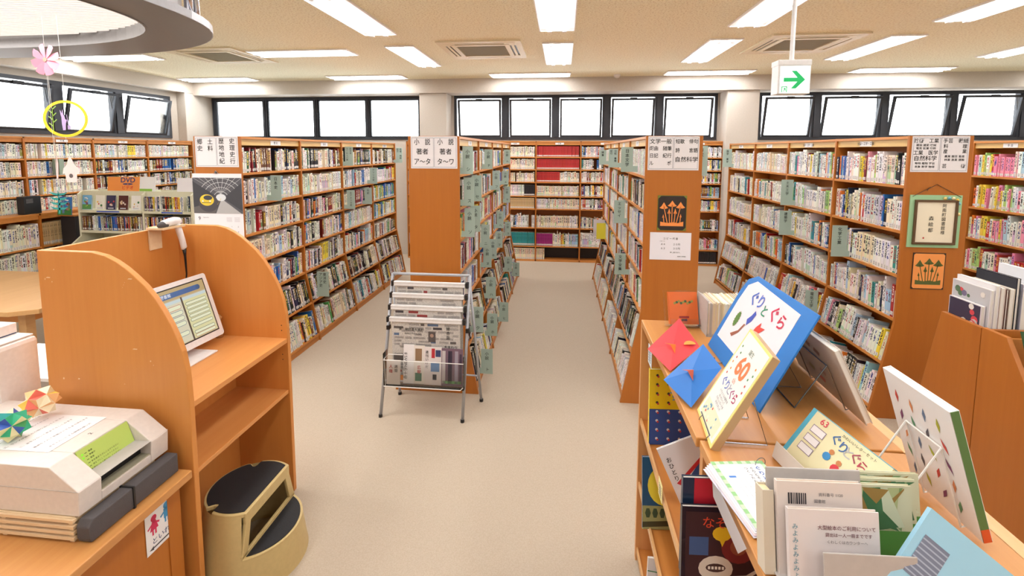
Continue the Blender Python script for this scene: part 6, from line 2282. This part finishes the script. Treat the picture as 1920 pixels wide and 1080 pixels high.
# green-bordered ring cards
root = thing('ring_cards', (0.45, 1.05, KT), 'stack of white ring-bound cards with a green checked border, lying flat', 'cards')
for k_ in range(5):
    F = frame((0.4555 - 0.004 * (4 - k_) + 0.002, 1.058 - 0.003 * (4 - k_), KT + 0.0005 + 0.0022 * k_), (1, 0.14 + 0.015 * (4 - k_), 0), (0, 1, 0))
    b_ = MB(); b_.M = F
    b_.box(-0.066, 0.066, -0.104, 0.104, 0, 0.0014, 'paint', [(214, 212, 226), (240, 220, 226), (240, 240, 246), (226, 230, 240), (244, 244, 246)][k_])
    b_.build('card', root)
F = F @ Matrix.Translation((0, 0, 0.0016))
m_ = MB(); m_.M = F
n = 10
for i in range(16):
    y = -0.104 + i * 0.013
    for s in (-1, 1):
        m_.rect(*sorted((s * 0.066, s * 0.056)), y, y + (0.013), 0.0003, (150, 204, 140) if i % 2 else (204, 230, 196))
for i in range(10):
    x = -0.056 + i * 0.0112
    for s in (-1, 1):
        m_.rect(x, x + 0.0112, *sorted((s * 0.104, s * 0.094)), 0.0003, (150, 204, 140) if i % 2 else (204, 230, 196))
for k_ in range(4):
    m_.rect(-0.035 + k_ * 0.012, -0.0345 + k_ * 0.012, -0.04, 0.04, 0.0003, (150, 150, 160))
    m_.rect(-0.035, 0.001, -0.04 + k_ * 0.027, -0.0395 + k_ * 0.027, 0.0003, (150, 150, 160))
m_.rect(-0.045, -0.028, 0.046, 0.052, 0.0003, (70, 130, 210))
m_.rect(-0.03, -0.005, -0.055, -0.05, 0.0003, (220, 110, 130))
m_.M = None
for x, t, c, sz in ((0.04, 'ぐりとぐら', (60, 110, 190), 0.016), (0.024, 'ぐりとぐらの', (70, 70, 84), 0.010), (0.010, 'つくったおかし', (70, 70, 84), 0.010)):
    vput(m_, F, t, x, 0.075, sz, col=c, bold=0.012)
m_.build('print', root)
rg = MB()
rg.tube([(0.50 + 0.014 * math.cos(a), 1.158 + 0.006 * math.cos(a), KT + 0.012 + 0.014 * math.sin(a)) for a in [2 * PI * q / 16 for q in range(16)]], 0.001, 6, 'wire_steel', closed=True)
rg.build('ring', root)

# grey bookend with booklets, near the bottom edge
def slab(x0, x1, y, z1, th, col, label, deco=None, name='booklet', cat='booklet', z0=KT, edge=(236, 214, 170), tilt=0.18):
    F = frame(((x0 + x1) / 2, y, (z0 + z1) / 2), (1, 0.05, 0), (0, tilt, 1))
    return flatbook(name, F, x1 - x0, (z1 - z0), th, col, label, cat, deco, edge)


def d_bar(m, F, w_, h):
    m.M = F
    x = -w_ + 0.02
    rnd = random.Random(2)
    while x < -w_ + 0.052:
        t = rnd.uniform(0.0012, 0.003)
        m.rect(x, x + t, h - 0.04, h - 0.02, 0.0006, (40, 36, 44))
        x += t + 0.0016
    m.M = None
    put(m, F, '資料番号 1120', 0.02, h - 0.022, 0.007, (90, 90, 96), bold=0)
    put(m, F, '図書館', 0.0, h - 0.034, 0.007, (90, 90, 96), bold=0)


def d_txt(m, F, w_, h):
    put(m, F, '大型絵本のご利用について', 0.022, h - 0.03, 0.0085, (110, 50, 60))
    put(m, F, '貸出は一人一冊までです', 0.025, h - 0.042, 0.0075, (110, 50, 60))
    put(m, F, 'くわしくはカウンターへ', 0.022, h - 0.054, 0.0065, (130, 120, 120), bold=0)
    for k_ in range(9):
        put(m, F, 'よ' if k_ % 2 else 'み', -w_ + 0.011, h - 0.03 - k_ * 0.012, 0.011, (70, 140, 160), bold=0)


root = thing('bookend', (0.50, 0.84, KT), 'grey plastic bookend rising behind the barcode booklet', 'bookend')
F = frame((0.489, 0.874, KT), (1, 0.05, 0), (0, 0.18, 1))
b_ = MB(); b_.M = F
b_.box(-0.088, 0.088, 0, 0.180, -0.004, 0, 'grey_file')
b_.box(-0.088, 0.088, 0, 0.003, 0, 0.06, 'grey_file')
b_.build('plate', root, bevel=0.002)
slab(0.408, 0.562, 0.862, KT + 0.172, 0.010, (226, 214, 208), 'cream booklet with a barcode, just before the grey bookend', d_bar)
slab(0.418, 0.577, 0.838, KT + 0.138, 0.010, (228, 220, 220), 'pale booklet with teal lettering on its spine, before the barcode one', d_txt)
slab(0.385, 0.405, 0.862, KT + 0.15, 0.03, (214, 204, 186), 'thick narrow cream booklet left of the barcode booklet')
F = frame((0.535, 0.80, KT + 0.045), (1, 0.05, 0), (0, 0.18, 1))
r_ = thing('acrylic_plate', (0.535, 0.80, KT), 'frosted grey plate in front of the pale booklets at the bottom edge', 'plate')
b_ = MB(); b_.M = F
b_.box(-0.075, 0.082, -0.045, 0.048, -0.003, 0, 'grey_file')
b_.build('plate', r_, bevel=0.002)
for k_ in range(3):
    def d_gr(m, F, w_, h, k_=k_):
        rnd = random.Random(40 + k_)
        m.M = F
        m.rect(-w_, w_, -h, -h * .1, 0.0005, (76, 138, 60))
        for q in range(16):
            m.poly([(rnd.uniform(-w_, w_ * .7), -h * .1), (rnd.uniform(-w_, w_ * .8), h * .9), (rnd.uniform(-w_, w_), h * .95), (rnd.uniform(-w_, w_), 0)], 0.0006 + q * 0.00005, rnd.choice([(120, 150, 100), (60, 110, 70), (170, 180, 130), (150, 120, 60), (200, 208, 180)]))
        m.M = None
    slab(0.55 + 0.012 * k_, 0.672 + 0.022 * k_, 0.90 + 0.022 * k_, KT + 0.150 - 0.002 * k_, 0.008, (206, 206, 176), 'green grass photo booklet, %s of three right of the bookend' % ['nearest', 'middle', 'farthest'][k_], d_gr)


def d_lb(m, F, w_, h):
    m.M = F
    m.rect(-w_ + 0.012, -w_ + 0.055, -h * .35, h * .5, 0.0006, (120, 128, 150))
    for k_ in range(8):
        m.rect(-w_ + 0.012, -w_ + 0.055, -h * .3 + k_ * h * .1, -h * .27 + k_ * h * .1, 0.0008, (170, 180, 200))
    m.rect(-0.0, w_ - 0.01, -h + 0.01, h * .2, 0.0006, (80, 120, 150))
    m.rect(0.004, w_ - 0.014, -h + 0.014, h * .2 - 0.004, 0.0008, (200, 226, 230))
    m.disc(0.03, -h * .3, 0.02, 0.001, (236, 150, 110), n=10)
    m.M = None


F = frame((0.66, 0.80, KT + 0.055), (0.78, -0.25, -0.60), (0.55, 0.30, 0.75))
flatbook('picture_book', F, 0.155, 0.17, 0.01, (160, 208, 232), 'light blue picture book leaning at the bottom right corner', 'picture book', d_lb)

# picture books on the shelves under the case top (covers towards the viewer)
def facebook(x0, x1, y, z0, z1, th, col, label, deco, rot=0.0, tilt=0.12):
    F = frame(((x0 + x1) / 2, y, (z0 + z1) / 2), (math.cos(rot), 0.06, math.sin(rot)), (-math.sin(rot), tilt, math.cos(rot)))
    return flatbook('picture_book', F, x1 - x0, z1 - z0, th, col, label, 'picture book', deco)


def d_yel(m, F, w_, h):
    m.M = F
    m.rect(-w_, w_, -h, -h * .05, 0.0005, (50, 84, 160))
    rnd = random.Random(1)
    for r in range(8):
        for q in range(4):
            x, y = -w_ * .7 + q * w_ * .45, h * .85 - r * h * .24
            m.disc(x, y, 0.006, 0.0008, (60, 60, 50) if r < 4 else (226, 226, 230), n=7)
            m.disc(x + 0.004, y - 0.006, 0.005, 0.0009, (200, 60, 60), n=6)
    m.M = None
    put(m, F, 'す', 0.0, h * .3, 0.05, (60, 150, 220))


facebook(0.385, 0.60, 1.98, 0.722, 1.052, 0.018, (246, 218, 40), 'yellow and blue picture book with tiny figures on the top shelf', d_yel, tilt=0.05)


def d_moon(m, F, w_, h):
    m.M = F
    m.rect(-w_, w_, -h, -h * .35, 0.0005, (160, 164, 110))
    m.disc(-w_ * .15, h * .22, 0.075, 0.0007, (240, 226, 70), n=22, ry=0.085)
    m.disc(w_ * .5, -h * .1, 0.045, 0.0009, (90, 96, 90), n=12)
    for q in range(4):
        m.disc(-w_ * .8 + q * 0.03, -h * .55, 0.012, 0.0009, (60, 84, 60), n=6, ry=0.022)
    m.poly([(-w_, -h * .8), (w_, -h * .7), (w_, -h * .85), (-w_, -h * .95)], 0.001, (70, 70, 44))
    m.rect(0.02, 0.06, -h * .9, -h * .7, 0.0012, (236, 226, 226))
    m.M = None


facebook(0.352, 0.58, 1.90, 0.402, 0.70, 0.012, (34, 90, 130), 'dark blue picture book with a big yellow moon on the second shelf', d_moon)


def d_whi(m, F, w_, h):
    m.M = F
    m.poly([(-0.05, -0.02), (0.02, 0.03), (0.07, 0.02), (0.02, -0.03)], 0.0006, (50, 90, 160))
    m.poly([(-0.08, -0.01), (0.06, 0.06), (0.065, 0.05), (-0.07, -0.02)], 0.0008, (206, 50, 60))
    m.poly([(-0.07, -0.06), (-0.02, -0.02), (-0.01, -0.03), (-0.06, -0.07)], 0.0008, (206, 50, 60))
    m.disc(0.05, 0.0, 0.014, 0.001, (60, 50, 60), n=8)
    m.M = None
    vput(m, F, 'おひとり', -w_ * .75, h * .6, 0.02)


facebook(0.385, 0.58, 1.60, 0.745, 0.985, 0.010, (236, 236, 240), 'white picture book with red and blue figures, tilted on the top shelf', d_whi, rot=0.42)


def d_flo(m, F, w_, h):
    m.M = F
    rnd = random.Random(9)
    for q in range(5):
        y0_ = h * .6 - q * 0.045
        m.poly([(-w_, y0_), (w_ * .2, y0_ - 0.012), (w_ * .2, y0_ - 0.016), (-w_, y0_ - 0.004)][::-1], 0.0006, (70, 140, 90))
        for r in range(6):
            a = rnd.uniform(0, 6.28)
            x, y = w_ * .3, y0_ - 0.014
            m.poly([(x, y), (x + 0.03 * math.cos(a), y + 0.03 * math.sin(a)), (x + 0.03 * math.cos(a + .25), y + 0.03 * math.sin(a + .25))], 0.0008, (206, 50, 40))
    m.M = None


facebook(0.351, 0.55, 1.75, 0.14, 0.375, 0.010, (226, 226, 228), 'white picture book with red spider lilies on the lower shelf', d_flo, rot=-0.06)


def d_red(m, F, w_, h):
    m.M = F
    m.rect(-w_ + 0.03, w_, -h, h, 0.0005, (204, 36, 60))
    m.disc(0.03, -h * .55, 0.018, 0.0008, (220, 210, 170), n=12)
    m.disc(0.03, -h * .55, 0.008, 0.001, (90, 100, 60), n=8)
    m.disc(0.06, -h * .5, 0.02, 0.0007, (240, 206, 40), n=12)
    m.M = None


facebook(0.332, 0.53, 1.222, 0.845, 1.115, 0.014, (40, 60, 90), 'navy and red picture book just behind the riddle book', d_red, tilt=0.02)


def d_nazo(m, F, w_, h):
    m.M = F
    m.rect(-w_ + 0.01, w_ - 0.01, -h + 0.01, h - 0.012, 0.0005, (60, 30, 40))
    m.rect(-w_ + 0.02, -w_ + 0.07, -h + 0.08, h - 0.08, 0.0008, (66, 96, 150))
    m.disc(w_ * .35, 0.0, 0.045, 0.0008, (130, 40, 44), n=16)
    m.disc(w_ * .35, 0.0, 0.022, 0.001, (160, 84, 60), n=14)
    m.disc(-0.005, 0.035, 0.025, 0.0012, (246, 206, 40), n=14, ry=0.02)
    m.poly([(-0.012, 0.02), (-0.004, 0.0), (0.004, 0.018)], 0.0012, (246, 206, 40))
    m.disc(-0.02, -0.06, 0.045, 0.0012, (226, 218, 206), n=16, ry=0.035)
    m.poly([(0.01, -0.08), (0.06, -0.075), (0.09, -0.055), (0.09, -0.065), (0.06, -0.09), (0.01, -0.095)][::-1], 0.0012, (226, 218, 206))
    m.disc(-0.02, -0.058, 0.026, 0.0014, (70, 46, 46), n=14, ry=0.012)
    for q in range(5):
        m.rect(-0.04 + q * 0.009, -0.034 + q * 0.009, -0.062, -0.054, 0.0016, (240, 236, 226))
    m.M = None
    put(m, F, 'なぞなぞ', 0.01, h - 0.042, 0.034, (230, 80, 50), z=0.0016)


facebook(0.326, 0.545, 1.195, 0.842, 1.052, 0.014, (24, 26, 48), 'dark picture book titled なぞなぞ with a yellow speech bubble', d_nazo, tilt=0.05)
# small price/label cards hanging over the shelf edge
for (y, z, s, lb, c) in ((1.93, 1.135, 0.036, 'small white printed tag on the case front below the red hat', (226, 236, 244)), (1.66, 0.745, 0.03, 'small yellow-edged tag on the middle shelf edge of the case', (246, 236, 170))):
    o = MB().box(KX0 - 0.004, KX0 - 0.002, y - s, y + s, z - s * 1.1, z + s * 1.1, 'paint', c)
    for k_ in range(5):
        o.box(KX0 - 0.0046, KX0 - 0.004, y - s * .6, y + s * .6, z - s * .7 + k_ * s * .3, z - s * .6 + k_ * s * .3, 'paint', (70, 70, 90))
    tag(o.build('shelf_tag'), lb, 'tag')
o = MB().add([(KX0 - 0.004, 1.12, KT + 0.004), (KX0 - 0.004, 0.90, KT + 0.004), (KX0 - 0.008, 0.93, KT - 0.035), (KX0 - 0.008, 1.09, KT - 0.035)], [(0, 1, 2, 3), (3, 2, 1, 0)], 'paint', (226, 222, 224))
tag(o.build('hanging_paper'), 'white sheet hanging over the front edge of the nearer case', 'paper')

# ------------------------------------------------------------------ right browser units with side panels
RX = 2.12
root = thing('browser_unit', (2.6, 2.75, 0), 'farther wooden browser box with slanted side, large books standing in it', 'browser box')
pf = [(2.535, 0), (3.02, 0), (2.785, 1.10), (2.535, 1.10)]
for x in (RX, 3.3):
    MB().prism(pf, x, x + 0.024, 'yz', 'beech_z').build('side_panel', root, bevel=0.002)
MB().box(RX + 0.024, 3.3, 2.535, 2.555, 0, 1.09, 'beech_z').build('back_panel', root)
MB().box(RX + 0.024, 3.3, 2.555, 2.80, 0.93, 0.95, 'beech_x').build('shelf', root)
root = thing('browser_unit', (2.6, 2.2, 0), 'nearer wooden browser box with slanted side at the right edge', 'browser box')
pf = [(1.87, 0), (2.531, 0), (2.531, 1.105), (2.40, 1.105), (1.90, 0.28)]
for x in (RX, 3.3):
    MB().prism(pf, x, x + 0.024, 'yz', 'beech_z').build('side_panel', root, bevel=0.002)
MB().prism([(2.50, 0.02), (2.50, 1.06), (2.515, 1.06), (2.515, 0.02)], RX + 0.024, 3.3, 'yz', 'beech_x').build('back_panel', root)
for y, z in ((2.30, 0.9), (2.12, 0.62), (1.95, 0.3)):
    MB().box(RX + 0.024, 3.3, y, 2.50, z - 0.02, z, 'beech_x').build('shelf', root)
flatbook('picture_book', frame((2.27, 2.34, 1.03), (1, 0, 0), (0, .35, 1)), 0.2, 0.24, 0.014, (60, 100, 70), 'dark green picture book on the sloped front of the nearer browser box', 'picture book', lambda m, F, w_, h: art(m, F, w_ * .9, h * .9, 3, (110, 130, 110), (50, 80, 50)))
x = RX + 0.03
specs = [(0.020, 0.245, (226, 220, 226), (58, 50, 74), 'first large picture book in the browser box, dark still-life cover'),
         (0.016, 0.335, (232, 228, 230), (196, 196, 200), 'second large book in the browser box, pale collage cover'),
         (0.020, 0.36, (238, 236, 238), (238, 236, 238), 'tall white book, third in the browser box'),
         (0.022, 0.35, (214, 196, 186), None, 'beige book, fourth in the browser box'),
         (0.012, 0.34, (96, 56, 50), None, 'thin brown book, fifth in the browser box'),
         (0.024, 0.345, (206, 196, 180), None, 'tan book, sixth in the browser box'),
         (0.016, 0.40, (38, 42, 54), (44, 46, 56), 'tall black book, seventh in the browser box'),
         (0.030, 0.37, (206, 206, 222), None, 'lilac-white book, eighth in the browser box'),
         (0.016, 0.35, (190, 188, 184), None, 'grey book, ninth in the browser box'),
         (0.020, 0.35, (232, 218, 204), None, 'cream book, tenth in the browser box'),
         (0.022, 0.43, (236, 238, 242), None, 'tallest white book, eleventh in the browser box'),
         (0.020, 0.39, (220, 210, 200), None, 'pale tan book, twelfth in the browser box'),
         (0.018, 0.36, (150, 170, 200), None, 'blue-grey book, thirteenth in the browser box')]
for k_, (t, h, c, face, lb) in enumerate(specs):
    F = frame((x, 2.68, 0.952 + h / 2), (0, -1, 0), (0, 0, 1))

    def deco(m, F, w_, hh, k_=k_, face=face):
        if k_ > 2 and k_ != 6:
            return
        rnd = random.Random(k_)
        m.M = F
        if face:
            m.rect(-w_ + 0.004, w_ - 0.004, -hh + 0.004, hh - 0.004, 0.0004, face)
        if k_ < 2:
            for q in range(10):
                m.disc(rnd.uniform(-.7, .7) * w_, rnd.uniform(-.2, .85) * hh, rnd.uniform(.01, .022), 0.0006 + q * 0.0001, rnd.choice([(120, 110, 140), (200, 190, 190), (214, 70, 80), (90, 120, 90), (226, 220, 214)]), n=8)
        if k_ == 1:
            m.rect(w_ * .3, w_ * .8, -hh * .1, hh * .15, 0.002, (196, 60, 90))
        m.M = None
    flatbook('picture_book', F, 0.235 if k_ else 0.20, h, t, c, lb, 'picture book', deco)
    x += t + 0.004
    if k_ == 6:
        x += 0.01
# two pale dividers standing between cases (right of the literature bookcase)
for x, y, z, lb in ((1.02, 2.9, 0.0, ''),):
    pass

flatbook('magazine', frame((0.545, 6.9, 0.86), (1, 0, 0), (-0.15, 0, 1)), 0.17, 0.24, 0.006, (214, 208, 214), 'pale grey magazine jutting from the far end of the literature bookcase', 'magazine')
flatbook('magazine', frame((0.56, 6.72, 0.84), (1, 0, 0), (-0.15, 0, 1)), 0.13, 0.23, 0.008, (232, 218, 70), 'yellow magazine jutting beside the pale grey one, literature bookcase far end', 'magazine')

finish_books()
